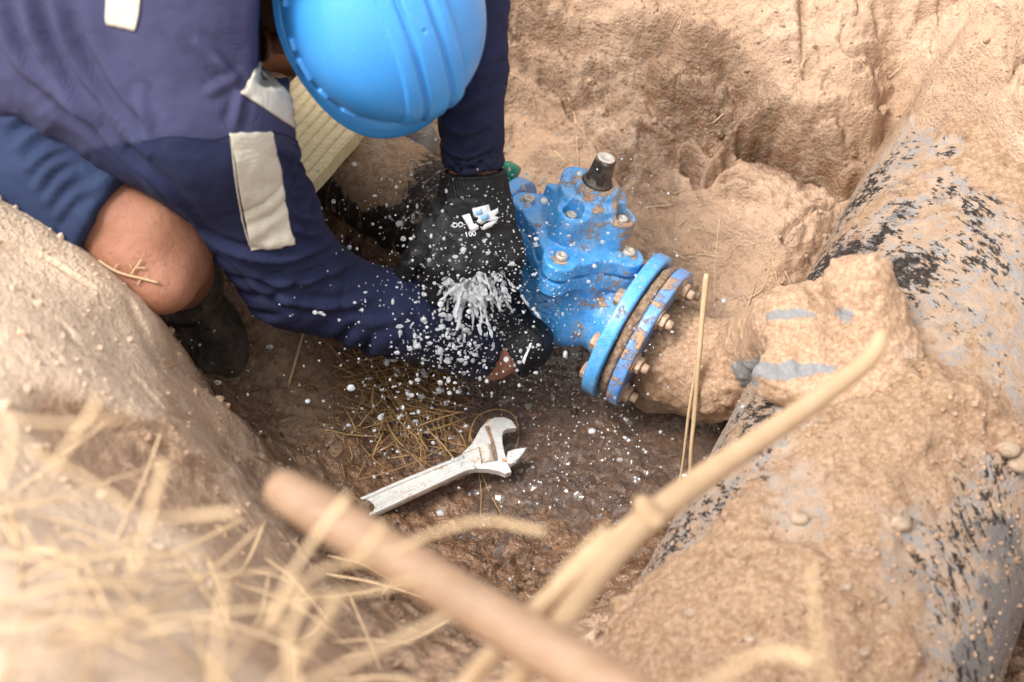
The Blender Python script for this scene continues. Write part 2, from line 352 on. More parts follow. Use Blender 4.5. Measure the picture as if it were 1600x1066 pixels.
def m_simple(name, c, rough=.5, metal=0., c2=None, sc=60, bs=.001, st=.5, mud=0., wet=0.):
    s = N(name); n = s.noise(sc, 6, .65); col = s.mix(s.rng(n, .35, .65), c, c2 or c); r = rough
    if mud:
        m = s.rng(s.math('ADD', s.noise(35, 7, .72), mud), .98, 1.08); col = s.mix(m, col, s.mix(n, (.28, .16, .085), (.48, .33, .22))); r = s.rng(m, 0, 1, rough, .92)
        if metal: s.put(s.b.inputs['Metallic'], s.rng(m, 0, 1, metal, 0))
    elif metal: s.put(s.b.inputs['Metallic'], metal)
    return s.set(Base_Color=col, Roughness=r, Normal=s.bump(s.noise(sc * 4, 4, .7), bs, st))
def m_glove():
    s = N('rubber_glove'); n = s.noise(120, 5, .7); c = s.mix(s.rng(n, .4, .7), (.006, .006, .007), (.016, .016, .018)); c = s.mix(s.rng(s.noise(24, 6, .7), .58, .78, 0, .5), c, (.055, .05, .045))
    k = s.n('ShaderNodeTexVoronoi'); k.inputs['Scale'].default_value = 650; s.t.links.new(s.pos(), k.inputs['Vector'])
    b = s.bump(k.outputs['Distance'], .0007, .6); b = s.bump(n, .002, .5, b); return s.set(Base_Color=c, Roughness=s.rng(s.noise(9, 4), .4, .6, .35, .65), Normal=b, Specular_IOR_Level=.28)
def m_helmet():
    s = N('helmet_plastic'); c = s.mix(s.rng(s.noise(9, 5), .3, .7), (.040, .265, .68), (.05, .29, .72)); 
    sc = s.noise(900, 3, .6, s.pos((1, .05, .3), (.5, .3, 1.2))); c = s.mix(s.rng(sc, .60, .72, 0, .45), c, (.35, .55, .8)); c = s.mix(s.rng(s.math('ADD', s.noise(60, 6, .75), s.attr('dirt')), .62, .90, 0, .65), c, (.33, .30, .26))
    return s.set(Base_Color=c, Roughness=s.rng(s.noise(40, 5), .3, .7, .30, .44), Normal=s.bump(s.noise(300, 3), .0003, .4), Coat_Weight=.12, Coat_Roughness=.3)
def m_straw(name='straw', a=(.46, .30, .155), b=(.66, .49, .31)):
    s = N(name); o = s.n('ShaderNodeObjectInfo'); n = s.noise(45, 4); c = s.mix(n, a, b); c = s.mix(s.rng(o.outputs['Random'], 0, 1, 0, .5), c, tuple(v * .75 for v in a))
    c = s.mix(s.rng(s.noise(9, 5, .7), .5, .7, 0, .55), c, (.30, .19, .11)); fb = s.noise(500, 3, .6); return s.set(Base_Color=c, Roughness=.6, Normal=s.bump(fb, .0006, .6), Subsurface_Weight=.0)
def m_wood(name, a, b, vec_scale, rot, rough=.6):
    s = N(name); v = s.pos(vec_scale, rot); n = s.noise(40, 6, .7, v, .5); c = s.mix(s.rng(n, .3, .7), a, b); c = s.mix(s.rng(s.noise(20, 5), .55, .75, 0, .35), c, (.36, .26, .17))
    return s.set(Base_Color=c, Roughness=rough, Normal=s.bump(n, .0012, .6))
def m_drop():
    s = N('water_drop'); return s.set(Base_Color=(.93, .95, .97), Roughness=.06, IOR=1.33, Transmission_Weight=.45)
def m_foam():
    s = N('white_water'); n = s.noise(190, 5, .7); c = s.mix(s.rng(n, .3, .6), (.72, .80, .88), (.95, .96, .97)); b = s.bump(s.noise(330, 5, .7), .004, .9)
    return s.set(Base_Color=c, Roughness=.08, Normal=b, Transmission_Weight=.62, IOR=1.33, Specular_IOR_Level=1.0)
def m_muddywater():
    s = N('muddy_water'); n = s.noise(28, 6, .7, dist=1.0); n2 = s.noise(110, 5, .65); c = s.mix(s.rng(n, .3, .7), (.060, .030, .016), (.135, .072, .040)); c = s.mix(s.rng(n2, .60, .70, 0, .5), c, (.34, .27, .22))
    return s.set(Base_Color=c, Roughness=.07, Normal=s.bump(n2, .012, .9, s.bump(s.noise(240, 3, .6), .003, .8)), Specular_IOR_Level=1.0, Coat_Weight=1.0, Coat_Roughness=.03)
M = dict(soil=m_soil(), pipe=m_pipe(), fit=m_mudfit(), blue=m_bluepaint('blue_valve_paint', (.050, .275, .62), .05), bluef=m_bluepaint('blue_flange_paint', (.065, .31, .68), .07), blue2=m_bluepaint('muddy_violet_blue_paint', (.06, .23, .60), .16),
         shirt=m_fabric('navy_shirt_cloth', (.010, .013, .041), (.016, .020, .058), .06, c3=(.042, .042, .092)), shorts=m_fabric('blue_shorts_cloth', (.014, .024, .062), (.022, .037, .088), .05, .8), strip=m_fabric('beige_reflective_cloth', (.44, .40, .32), (.56, .52, .43), .2, .7, 900),
         skin=m_skin(), glove=m_glove(), helmet=m_helmet(), straw=m_straw(), cane=m_straw('cane_bark', (.36, .225, .12), (.56, .40, .25)), strawd=m_straw('damp_straw', (.22, .12, .045), (.46, .29, .12)), drop=m_drop(), foam=m_foam(), burst=m_foam(), water=m_muddywater(),
         steel=m_simple('chrome_steel', (.74, .72, .68), .34, .55, (.86, .85, .82), 120, .0006, .5, .42), rust=m_simple('rusty_bolt', (.33, .20, .12), .7, 0, (.5, .38, .28), 90, .002, .7), zinc=m_simple('worn_zinc', (.60, .56, .50), .4, .3, (.5, .42, .34), 200, .001, .6),
         stem=m_simple('oily_stem_steel', (.045, .038, .032), .38, .5, (.12, .10, .085), 130, .001, .7), white=m_simple('white_print', (.80, .82, .84), .5, 0, (.72, .74, .78), 200), lblue=m_simple('pale_blue_print', (.22, .50, .80), .5), green=m_simple('green_plastic', (.005, .20, .11), .28, 0, (.02, .30, .18), 80, .002, .5),
         gask=m_simple('muddy_gasket', (.20, .12, .07), .9, 0, (.42, .29, .19), 150, .004, .9), boot=m_simple('wet_black_rubber', (.022, .018, .016), .36, 0, (.11, .082, .062), 30, .009, 1., .12), hair=m_simple('dark_hair', (.018, .011, .008), .7, 0, (.05, .03, .02), 400, .002, 1),
         handle=m_wood('worn_wood_handle', (.22, .125, .068), (.30, .185, .115), (1, 6, 1), (0, 0, .8)), plank=m_wood('pale_pine', (.56, .43, .23), (.70, .58, .36), (1, 6, 1), (0, 0, -.8)),
         stone=m_simple('dusty_stone', (.27, .19, .125), .9, 0, (.40, .30, .22), 90, .003, .8), blackpipe=m_pipe(), dark=m_simple('black_void', (.01, .01, .01), .8))

# ------------------------------------------------------------------ main pipe geometry (needed by the ground too)
PA = Gz(1272, 1000, .05); PB = Gz(1625, 205, .05); PR = .215
PU = unit(PB - PA); PX, PY = None, None
PX = unit(np.cross([0, 0, 1], PU)); PX = -PX if PX[0] > 0 else PX     # points to image left
PY = unit(np.cross(PU, PX)); PY = PY if PY[2] > 0 else -PY              # up
def pipehit(px, py, r=PR):
    d = rayd(px, py); d = d / np.linalg.norm(d); o = CAM - PA; dp = d - (d @ PU) * PU; op = o - (o @ PU) * PU
    a = dp @ dp; b = 2 * dp @ op; c = op @ op - r * r; q = b * b - 4 * a * c
    if q < 0: t = -b / (2 * a)
    else: t = (-b - math.sqrt(q)) / (2 * a)
    return CAM + t * d

# ------------------------------------------------------------------ ground: heights read off the photograph, interpolated
CP = [
 # pit floor
 (700,700,-.07,.95),(800,800,-.08,1),(900,700,-.09,1),(850,620,-.08,1),(950,850,-.07,.9),(780,880,-.05,.85),(620,620,-.05,.75),(560,700,-.04,.5),(480,650,-.01,.36),(430,560,.0,.34),(540,560,-.03,.55),
 (400,480,.02,.42),(650,530,-.06,.75),(1000,640,-.11,1),(1060,700,-.14,1),(1085,620,-.10,.9),(1100,760,-.15,1),(900,560,-.08,1),(830,540,-.08,.95),(720,600,-.08,.9),(660,780,-.06,.7),(560,780,-.02,.45),(470,720,.02,.4),(760,500,-.08,.9),(600,460,-.03,.7),(480,440,.03,.6),
 (1000,760,-.10,1),(900,900,-.03,.8),(1020,840,-.06,.9),
 # left bank crest and top
 (-150,250,.42,0),(-60,290,.42,0),(0,318,.40,0),(60,350,.385,0),(120,385,.375,0),(190,440,.345,0),(238,500,.32,.02),(262,560,.285,.05),(300,600,.25,.08),(338,640,.225,.1),(372,690,.19,.2),(400,750,.15,.3),(300,640,.27,.1),(330,690,.24,.2),
 (20,400,.44,0),(100,450,.42,0),(170,520,.39,0),(60,560,.48,0),(200,620,.40,.02),(300,690,.33,.15),(150,680,.43,.25),(250,740,.37,.32),(330,780,.33,.2),(0,680,.53,0),(100,800,.54,0),(250,860,.50,.02),(0,900,.70,0),(150,960,.70,0),(0,1066,.84,0),(300,1000,.66,0),(300,1066,.74,0),
 (400,880,.36,.1),(430,960,.42,.05),(480,1066,.52,.1),(430,820,.24,.3),(500,860,.13,.45),(560,900,.08,.5),(650,900,.01,.6),(620,960,.14,.45),(700,960,.08,.55),(620,1066,.33,.25),(760,1050,.22,.3),(850,960,.04,.55),(900,1050,.15,.25),(960,1000,.13,.2),
 # soil against the pipe
 (1000,930,.03,.45),(1040,880,.0,.7),(1000,1066,.20,.1),(1150,1150,.22,0),
 # behind and right of the valve
 (1050,560,-.07,.5),(1120,500,-.02,.25),(1200,500,-.01,.2),(1050,370,.02,.22),(1100,350,.045,.15),(1200,290,.11,.08),(1150,265,.115,.10),(1230,340,.09,.1),(1150,420,.02,.2),(1250,430,.03,.2),(1280,330,.08,.15),(1010,300,.02,.4),(1320,300,.085,.3),
 (1380,250,.10,.45),(1400,190,.20,.4),(1330,262,.115,.65),(1270,262,.10,.8),(1200,235,.105,.95),(1190,205,.17,.75),(1130,215,.12,.85),(1060,200,.12,.85),(1060,255,.07,.6),(1000,190,.13,.7),(1000,100,.26,.65),(950,200,.08,.55),(900,120,.20,.6),(880,180,.09,.5),(850,80,.25,.7),(830,130,.13,.6),(800,180,.06,.3),
 (800,40,.32,.65),(900,30,.37,.35),(1000,30,.43,.30),(1000,-30,.50,.1),(1080,70,.40,.55),(1100,20,.46,.1),(1120,130,.28,.8),(1180,150,.25,.6),(1200,100,.38,.12),(1250,60,.45,.02),(1280,150,.33,.08),(1280,200,.24,.35),(1350,100,.42,0),(1370,160,.32,.06),(1330,20,.51,.05),(1430,20,.50,0),(850,260,.02,.2),(800,300,.0,.25),(940,280,.03,.3),
 # sand over the far pipe
 (1460,110,.29,0),(1500,50,.34,0),(1580,60,.37,0),(1540,130,.325,0),(1485,160,.272,.05),(1600,150,.33,0),(1560,215,.285,.1),(1640,240,.29,0),(1530,190,.275,0),(1610,290,.262,0),
 # behind the worker
 (640,180,.10,.1),(600,210,.09,.2),(690,240,.05,.1),(560,200,.12,.3),(540,330,.03,.7),(600,380,.0,.85),(640,430,-.04,.9),(470,300,.08,.5),(650,340,-.02,.9),(0,240,.22,.4),(100,200,.18,.3),(300,150,.12,.2),(450,150,.14,.2),
]
WP = [(.25,1.0,.56,0),(-.3,.9,.50,0),(.9,1.2,.58,0),(-.9,.8,.42,0),(-1.2,.3,.45,0),(-1.0,-.1,.48,0),(-.9,-.6,.62,0),(-.5,-1.0,.74,0),(0,-1.0,.66,0),(0,-.75,.42,.1),(.3,-.85,.42,0),(.7,-1.0,.35,0),(1.0,-.6,.12,.1),(1.15,0,.2,.1),(1.3,.6,.45,0),(1.5,1.,.6,0),(.85,-.3,.0,.3),(1.0,.1,.05,.2),(.55,-.15,-.14,.8),(.65,.15,-.1,.6),(.45,-.4,-.14,.8),(.42,0.05,-.1,.5)]
pts = []; 
for px, py, z, wt in CP:
    if (px < 330 and py > 280 or py > 850 and px < 450) and wt <= .02: wt = -.3
    if px > 780 and py < 300 and wt > .1: wt *= .60
    if px > 1240 and py < 120 and wt <= .02: wt = .03
    if 780 < px < 1455 and py < 290 and z > .1: z = .1 + (z - .1) * .45
    g = Gz(px, py, z); pts.append((g[0], g[1], z, wt))
for c in [(0,318,.40),(60,350,.385),(120,385,.375),(190,440,.345),(238,500,.32),(262,560,.285),(300,600,.25),(338,640,.225),(372,690,.19)]:
    g = Gz(*c); pts.append((g[0] + .034, g[1] + .075, min(.06, c[2] * .22), .5)); pts.append((g[0] + .020, g[1] + .036, c[2] * .6, .4)); pts.append((g[0] + .008, g[1] + .014, c[2] - .025, .1))
pts += WP; pts = np.array(pts)
def rbf_fit(X, y, lam=1e-4):
    n = len(X); r = np.sqrt(((X[:, None] - X[None]) ** 2).sum(2) + .03 ** 2); A = np.zeros((n + 3, n + 3)); A[:n, :n] = r + lam * np.eye(n) * -1; A[:n, n] = 1; A[:n, n + 1:] = X[:, :2]; A[n, :n] = 1; A[n + 1:, :n] = X[:, :2].T
    return np.linalg.solve(A, np.concatenate([y, np.zeros((3,) + y.shape[1:])]))
def rbf_eval(X, wts, Q):
    out = np.zeros((len(Q),) + wts.shape[1:]); n = len(X)
    for i in range(0, len(Q), 20000):
        q = Q[i:i + 20000]; d2 = (q * q).sum(1)[:, None] + (X * X).sum(1)[None] - 2 * q @ X.T; out[i:i + 20000] = np.sqrt(np.maximum(d2, 0) + .03 ** 2) @ wts[:n] + wts[n] + q[:, :2] @ wts[n + 1:]
    return out
Wt = rbf_fit(pts[:, :2], pts[:, 2:4], 2e-3)
def axis_grid(lo, hi, step, far, grow=1.25):
    a = list(np.arange(lo, hi, step)); s = step
    while a[-1] < far: s = min(s * grow, 2.5); a.append(a[-1] + s)
    s = step
    while a[0] > -far: s = min(s * grow, 2.5); a.insert(0, a[0] - s)
    return np.array(a)
gx = axis_grid(-.95, 1.15, .0032, 40); gy = axis_grid(-.98, 1.05, .0032, 40)
cx = np.linspace(-1.6, 1.8, 230); cy = np.linspace(-1.6, 1.6, 215)
def coarse(): 
    Q = np.stack(np.meshgrid(cx, cy, indexing='ij'), -1).reshape(-1, 2); return rbf_eval(pts[:, :2], Wt, Q).reshape(len(cx), len(cy), 2)
CG = coarse()
def bil(G, ax, ay, x, y):
    i = np.clip(np.searchsorted(ax, x) - 1, 0, len(ax) - 2); j = np.clip(np.searchsorted(ay, y) - 1, 0, len(ay) - 2)
    u = np.clip((x - ax[i]) / (ax[i + 1] - ax[i]), 0, 1); v = np.clip((y - ay[j]) / (ay[j + 1] - ay[j]), 0, 1)
    if G.ndim == 3: u = u[..., None]; v = v[..., None]
    return G[i, j] * (1 - u) * (1 - v) + G[i + 1, j] * u * (1 - v) + G[i, j + 1] * (1 - u) * v + G[i + 1, j + 1] * u * v
X, Y = np.meshgrid(gx, gy, indexing='ij')
q = np.stack([X, Y, 0 * X], -1); warp = np.stack([fbm(q, 9, 3, 31), fbm(q, 9, 3, 47)], -1) * .010
B = bil(CG, cx, cy, X + warp[..., 0], Y + warp[..., 1]); Z = B[..., 0]; WET = np.clip(B[..., 1] * 1.25, -.35, 1)
rr = np.hypot(X - .1, Y); far = sstep(1.3, 2.4, rr); Z = Z * (1 - far) + (.60 + .06 * fbm(q, .5, 3, 3)) * far; WET = WET * (1 - far)
q3 = np.stack([X, Y, Z * 1.3], -1)
gxz, gyz = np.gradient(Z, gx, gy); slope = np.clip(np.hypot(gxz, gyz), 0, 1.6)
rough = .16 + .84 * np.clip(slope * .8 + WET * .5, 0, 1); bankm = sstep(-.12, -.22, X) * sstep(.05, -.05, Y + .5 * (X + .4)) * sstep(.5, .2, WET); rough = rough * (1 - .68 * bankm); vis = 1 - sstep(1.1, 1.8, rr)
qs = q3 @ np.array([[.75, -.66, 0], [.5, .57, 0.2], [0, 0, 1]]).T
Z = Z + rough * (.026 * fbm(q3, 6, 3, 11) + .012 * ridged(qs * np.array([1, 2.6, 1.4]), 7, 4, 5) * np.clip(slope * 1.4, .15, 1) + .012 * fbm(q3, 28, 4, 13)) + vis * (.0022 * fbm(q3, 110, 3, 17)) * (.6 + WET)
# clods and crumbs standing proud
Z = Z + vis * (1 - bankm) * (.010 * ridged(qs * np.array([1, 1.8, 1.2]), 20, 4, 27) + .006 * np.clip(fbm(q3, 60, 2, 28), -.1, 1)) * np.clip(slope * 1.2 + .15, 0, 1)
cl = fbm(q3, 42, 2, 23); Z = Z + vis * np.clip(cl - .28, 0, 1) * .022 * rough * (1 - bankm) + vis * .0035 * np.clip(WET, 0, 1) * ridged(q3, 75, 3, 19) + vis * .0045 * np.clip(WET, 0, 1) * np.clip(fbm(q3, 60, 2, 29), -.2, 1)
# overhanging ledge lines in the far wall, thin cracks
ledge = np.abs(fbm(q3, 5.5, 4, 61)); Z = Z - vis * .016 * np.exp(-(ledge / .02) ** 2) * np.clip(slope * 1.5 - .15, 0, 1) * (1 - bankm)
crack = np.abs(fbm(q3, 3.2, 4, 64)); Z = Z - vis * .005 * (1 - .7 * bankm) * np.exp(-(crack / .004) ** 2) * sstep(.0, .3, fbm(q3, 4, 2, 99)) * (1 - np.clip(WET * 1.5, 0, 1))
ZG = Z.copy()
_gouge = []
def tz(x, y): return float(bil(ZG, gx, gy, np.array([x]), np.array([y]))[0])
def thit(px, py, lift=0.0):
    """where the line of sight through a picture point meets the ground"""
    d = rayd(px, py); t = np.arange(.6, 3.4, .006); p = CAM + t[:, None] * d; g = bil(ZG, gx, gy, p[:, 0], p[:, 1]); k = np.argmax(p[:, 2] < g)
    k = max(k, 1); a, b = p[k - 1, 2] - g[k - 1], p[k, 2] - g[k]; tt = t[k - 1] + .006 * a / (a - b + 1e-9); return CAM + tt * d + np.array([0, 0, lift])
# hollows under ledges, spade scars and cracks that the photograph shows one by one: (line, width, depth)
for ctrl, wd, dp in (([(1160,240),(1200,230),(1240,248),(1275,266)],.013,.034),([(1275,266),(1310,292),(1345,300)],.010,.016),([(1072,258),(1095,276),(1120,264),(1140,246)],.011,.022),([(885,158),(920,200),(950,240),(978,278)],.006,.010),([(850,112),(892,150),(925,160)],.008,.012),
    ([(1045,55),(1080,92),(1135,112),(1160,150)],.009,.013),([(1254,-10),(1256,50),(1262,112)],.006,.012),([(1262,215),(1290,196),(1312,178)],.006,.011),([(1368,10),(1378,50),(1404,76)],.006,.010),([(1330,84),(1352,80),(1376,96)],.005,.009),([(798,25),(850,58),(930,75),(1010,95)],.010,.014),([(930,110),(985,130),(1040,175),(1090,215)],.010,.012),
    ([(1180,285),(1150,276),(1130,282)],.006,.012),([(1140,300),(1165,310),(1190,316)],.008,.008),([(0,384),(60,398),(105,425),(138,446)],.0028,.006),([(372,640),(392,668),(398,705)],.005,.010),([(150,560),(210,590),(255,640),(300,655)],.003,.006),([(200,470),(225,520),(250,575)],.004,.005),([(30,480),(90,500),(120,540)],.0022,.004),([(240,690),(290,720),(350,730)],.006,.007),([(120,640),(190,668),(260,672)],.006,.006),([(1235,320),(1262,345),(1255,380)],.006,.006),([(1000,200),(1040,230),(1050,262)],.006,.010),([(790,90),(830,110),(870,140)],.007,.009),([(1440,20),(1470,10),(1500,-5)],.006,.010)):
    pl = np.array([thit(a, b) for a, b in curve([(a, b, 0) for a, b in ctrl], 12)[:, :2]]); lo_x, hi_x = pl[:, 0].min() - .07, pl[:, 0].max() + .07; lo_y, hi_y = pl[:, 1].min() - .07, pl[:, 1].max() + .07
    ia, ib = np.searchsorted(gx, [lo_x, hi_x]); ja, jb = np.searchsorted(gy, [lo_y, hi_y]); sx_, sy_ = X[ia:ib, ja:jb], Y[ia:ib, ja:jb]; wob_ = .5 * wd * fbm(np.stack([sx_, sy_, 0 * sx_], -1), 45, 3, 5)
    d = np.full(sx_.shape, 9.); dyv = np.zeros(sx_.shape)
    for p in pl: dd = np.hypot(sx_ - p[0], sy_ - p[1]); m = dd < d; d = np.where(m, dd, d); dyv = np.where(m, sy_ - p[1], dyv)
    d = np.maximum(d + wob_, 0); dp *= 1.9; wd *= .85; Z[ia:ib, ja:jb] += -dp * np.exp(-(d / wd) ** 2) + dp * .45 * np.exp(-((d - 1.9 * wd) / wd) ** 2) * sstep(0, .01, dyv)
ZG = Z.copy()
nx_, ny_ = len(gx), len(gy); V = np.stack([X, Y, Z], -1).reshape(-1, 3); I = np.arange(nx_ * ny_).reshape(nx_, ny_)
F = np.stack([I[:-1, :-1], I[1:, :-1], I[1:, 1:], I[:-1, 1:]], -1).reshape(-1, 4)
wetv = np.clip(WET.reshape(-1), -.35, 1)
obj('ground', mkmesh('ground', V, F, True, {'wet': wetv}), M['soil'], kind='structure')
print('ground', V.shape)

# muddy water standing and running in the lowest part of the pit
wx = np.arange(-.30, .50, .0025); wy = np.arange(-.42, .16, .0025); WX, WY = np.meshgrid(wx, wy, indexing='ij')
gz = bil(CG, cx, cy, WX, WY)[..., 0]; q = np.stack([WX, WY, 0 * WX], -1)
lvl = -.070 + .008 * fbm(q @ np.array([[.8, -.6, 0], [.6 * .5, .8 * .5, 0], [0, 0, 1]]).T, 38, 4, 71) + .005 * ridged(q, 52, 3, 72) + .0014 * fbm(q, 150, 2, 73) + np.clip(gz + .07, -.02, .02) * .35
dist = np.hypot((WX - .06) / .34, (WY + .13) / .27) + .25 * fbm(q, 8, 3, 75); lvl = lvl - .05 * sstep(.75, 1.05, dist)
V = np.stack([WX, WY, lvl], -1).reshape(-1, 3); I = np.arange(WX.size).reshape(WX.shape); F = np.stack([I[:-1, :-1], I[1:, :-1], I[1:, 1:], I[:-1, 1:]], -1).reshape(-1, 4)
obj('water', mkmesh('water', V, F), M['water'], kind='structure')

# ------------------------------------------------------------------ main pipe
mudpts = [(1450,205,.35,.45),(1490,235,.2,.55),(1520,250,.7,.1),(1500,200,1.0,0),(1560,240,1.0,0),(1540,215,1.1,0),(1600,280,.9,0),(1640,260,1.1,0),(1470,180,.9,0),(1540,330,.1,.8),(1550,380,.1,.8),(1580,430,.1,.7),(1440,300,.5,.3),(1480,340,.6,.2),(1400,330,.0,.8),(1330,400,-.05,1.),(1420,420,-.05,1.),(1280,450,.0,.9),(1480,280,.2,.55),(1500,400,.15,.55),(1560,340,.35,.4),(1590,250,.6,.15),(1560,470,.3,.45),(1480,520,.3,.45),(1590,560,.3,.3),(1420,250,.2,.6),(1350,300,.1,.9),
 (1170,650,.35,.7),(1220,640,.35,.55),(1130,720,.25,.85),(1270,640,.75,.2),(1060,840,.25,.9),(1110,800,.4,.8),(1300,750,.85,.1),(1400,680,1.0,0),(1250,820,.38,.0),(1150,820,.9,.2),(1200,900,1.0,0),(1100,950,1.1,0),(1050,920,1.1,.1),(1300,1000,1.0,0),(1350,850,.85,.1),(1280,750,.36,.0),(1360,760,.8,.1),
 (1450,760,.5,.5),(1500,720,.4,.55),(1560,760,.15,.75),(1500,850,.1,.8),(1440,860,.4,.55),(1570,860,-.25,.7),(1580,950,-.5,.4),(1480,950,.15,.75),(1410,930,.5,.4),(1400,1020,.7,.3),(1520,1040,-.4,.6),(1460,1066,.3,.5),(1300,900,.9,0),(1500,640,.9,.0),(1400,600,.9,.1),(1590,720,.3,.4)]
MP = np.array([pipehit(a, b) for a, b, _, _ in mudpts]); Mv = np.array([(c, d) for _, _, c, d in mudpts])
tA, tB = -.75, 2.1; ns, nth = 900, 300
S_, T_ = np.meshgrid(np.linspace(tA, tB, ns), np.linspace(-.35 * math.pi, 1.35 * math.pi, nth), indexing='ij')
def pcyl(s, t, r): return PA + s[..., None] * PU + r[..., None] * (np.cos(t)[..., None] * PX + np.sin(t)[..., None] * PY)
C0 = pcyl(S_, T_, np.full(S_.shape, PR)); Q = C0.reshape(-1, 3)
D2 = np.sqrt(np.maximum(((Q[:, None] - MP[None]) ** 2).sum(2), 1e-6)) if len(Q) * len(MP) < 2e7 else None
wq = 1 / D2 ** 3; mv = (wq @ Mv) / wq.sum(1)[:, None]; mv = mv.reshape(S_.shape + (2,)); mud, spots = mv[..., 0], mv[..., 1]
ridge_line = np.array([pipehit(a, b) for a, b in [(1340,560),(1400,585),(1450,620),(1500,650),(1560,690),(1600,720),(1640,760)]])
rl = np.concatenate([np.linspace(ridge_line[i], ridge_line[i + 1], 8) for i in range(6)])
dr = np.sqrt(((Q[:, None] - rl[None]) ** 2).sum(2).min(1)).reshape(S_.shape)
rid = np.exp(-(dr / .032) ** 2)
thick = .011 * sstep(.35, 1.0, mud + .35 * fbm(C0, 22, 4, 81)) * (1 + .8 * fbm(C0, 16, 4, 82)) + .004 * sstep(.5, .8, mud) * ridged(C0, 60, 3, 83) + rid * (.020 + .022 * fbm(C0, 26, 4, 84) + .006 * ridged(C0, 70, 3, 85)) + .0012 * fbm(C0, 130, 3, 86)
crust = (np.clip(fbm(C0, 40, 2, 88) - .22, 0, 1) * .018 + np.clip(fbm(C0, 85, 2, 89), -.1, 1) * .007 + .003 * ridged(C0, 24, 4, 90)) * sstep(.45, .8, mud + rid); thick = thick + crust
Vp = pcyl(S_, T_, PR + thick).reshape(-1, 3); I = np.arange(S_.size).reshape(S_.shape); F = np.stack([I[:-1, :-1], I[1:, :-1], I[1:, 1:], I[:-1, 1:]], -1).reshape(-1, 4)[:, ::-1]
big = root('water_main', 'huge black coated water main caked with sandy soil along the right side', 'pipe', tuple(PA))
bigme = mkmesh('pipe_barrel', Vp, F, True, {'mud': (mud + .6 * rid).ravel(), 'spots': spots.ravel(), 'ps': S_.ravel(), 'pt': (T_ * PR).ravel()}); obj('pipe_barrel', bigme, M['pipe'], big); BIGB = bvh_of(bigme)
def surfhit(px, py, *trees):
    """first surface on the line of sight: the given trees or the ground"""
    d = Vector(rayd(px, py)); d.normalize(); best = Vector(thit(px, py)); bd = (best - Vector(CAM)).length; nn = Vector((0, 0, 1))
    for tr in trees:
        h = tr.ray_cast(Vector(CAM), d)
        if h[0] is not None and h[3] < bd: best, nn, bd = h[0], h[1], h[3]
    return np.array(best), np.array(nn)

# ------------------------------------------------------------------ valve frame
AX = dirw(.847, -.489, -.208); UP0 = dirw(.254, .717, -.65); UPV = unit(UP0 - (UP0 @ AX) * AX); SD = np.cross(UPV, AX)   # local x, z, y
VC = P(873, 447, 2.04)
if SD @ CF > 0: SD = -SD       # SD points to the camera
def VL(x, y, z): return VC + x * AX + y * SD + z * UPV
VA = [AX, SD, UPV]
def sdf_local(lo, hi, h): return SDF(lo, hi, h)
def to_world(V): return VC + V[:, :1] * AX + V[:, 1:2] * SD + V[:, 2:3] * UPV
E3 = np.eye(3)
valve = root('gate_valve', 'bright blue cast iron gate valve held in two gloved hands', 'valve', tuple(VL(0, 0, -.10)))
def fixwind(V, F):
    # local frame may be left-handed
    if np.dot(np.cross(AX, SD), UPV) < 0: F = F[:, ::-1]
    return V, F
s = sdf_local((-.15, -.11, -.12), (.15, .11, .13), .0019)
s.cyl((-.13, 0, 0), (.13, 0, 0), .056, .004, .01)
s.ell((0, 0, -.005), E3, (.078, .066, .085), .02)
s.box((0, 0, .015), E3, (.066, .060, .075), .030, .02)
s.cyl((0, 0, .055), (0, 0, .10), .066, .01, .02)
s.cyl((-.118, 0, 0), (-.085, 0, 0), .072, .01, .02, rb=.056); s.cyl((.085, 0, 0), (.118, 0, 0), .056, .01, .02, rb=.072)
for lx, ly in ((0.012, .088), (-.080, .010), (.078, .006), (-.005, -.082)):
    s.cyl((lx, ly, .062), (lx, ly, .0845), .0225, .003, .012); s.cyl((lx * .5, ly * .5, .064), (lx * .5, ly * .5, .0845), .046, .003, .010)
for sx in (-1, 1):
    s.box((sx * .075, 0, .04), E3, (.035, .006, .045), .004, .012)      # webs
V, F = s.mesh(1); V, F = fixwind(V, F); Vw = to_world(V); dirtv = .13 * sstep(.02, .09, V[:, 0]) + .10 * fbm(V, 25, 3, 5) - .10 * sstep(.0, -.08, V[:, 0])
bodyme = mkmesh('body', Vw, F, True, {'dirt': dirtv}); obj('body', bodyme, M['blue'], valve)
# bonnet: lobed plate + domed neck
s = sdf_local((-.12, -.12, .07), (.12, .12, .23), .0017)
lug = [(0.012, .088), (-.080, .010), (.078, .006), (-.005, -.082)]
s.cyl((0, 0, .088), (0, 0, .112), .071, .004, .008)
for lx, ly in lug: s.cyl((lx, ly, .090), (lx, ly, .112), .0235, .003, .012); s.cyl((lx * .5, ly * .5, .09), (lx * .5, ly * .5, .112), .046, .003, .010)
s.cyl((0, 0, .105), (0, 0, .160), .064, .012, .012, rb=.046)
s.cyl((0, 0, .142), (0, 0, .176), .049, .006, .008, rb=.047)      # gland flange
for gx_, gy_ in ((-.004, .046), (.046, .004), (-.035, -.03)): s.cyl((gx_, gy_, .118), (gx_, gy_, .164), .024, .006, .008)
s.cyl((0, 0, .165), (0, 0, .190), .038, .006, .008, rb=.032)
s.cyl((0, 0, .178), (0, 0, .22), .0205, .002, .001, cut=True)
s.cyl((-.004, .052, .152), (-.004, .052, .22), .0135, .002, .001, cut=True); s.cyl((.052, .004, .152), (.052, .004, .22), .0135, .002, .001, cut=True)
s.box((0, .0, .14), E3, (.006, .07, .012), .004, .012); s.box((0, .0, .135), E3, (.066, .006, .014), .004, .012)
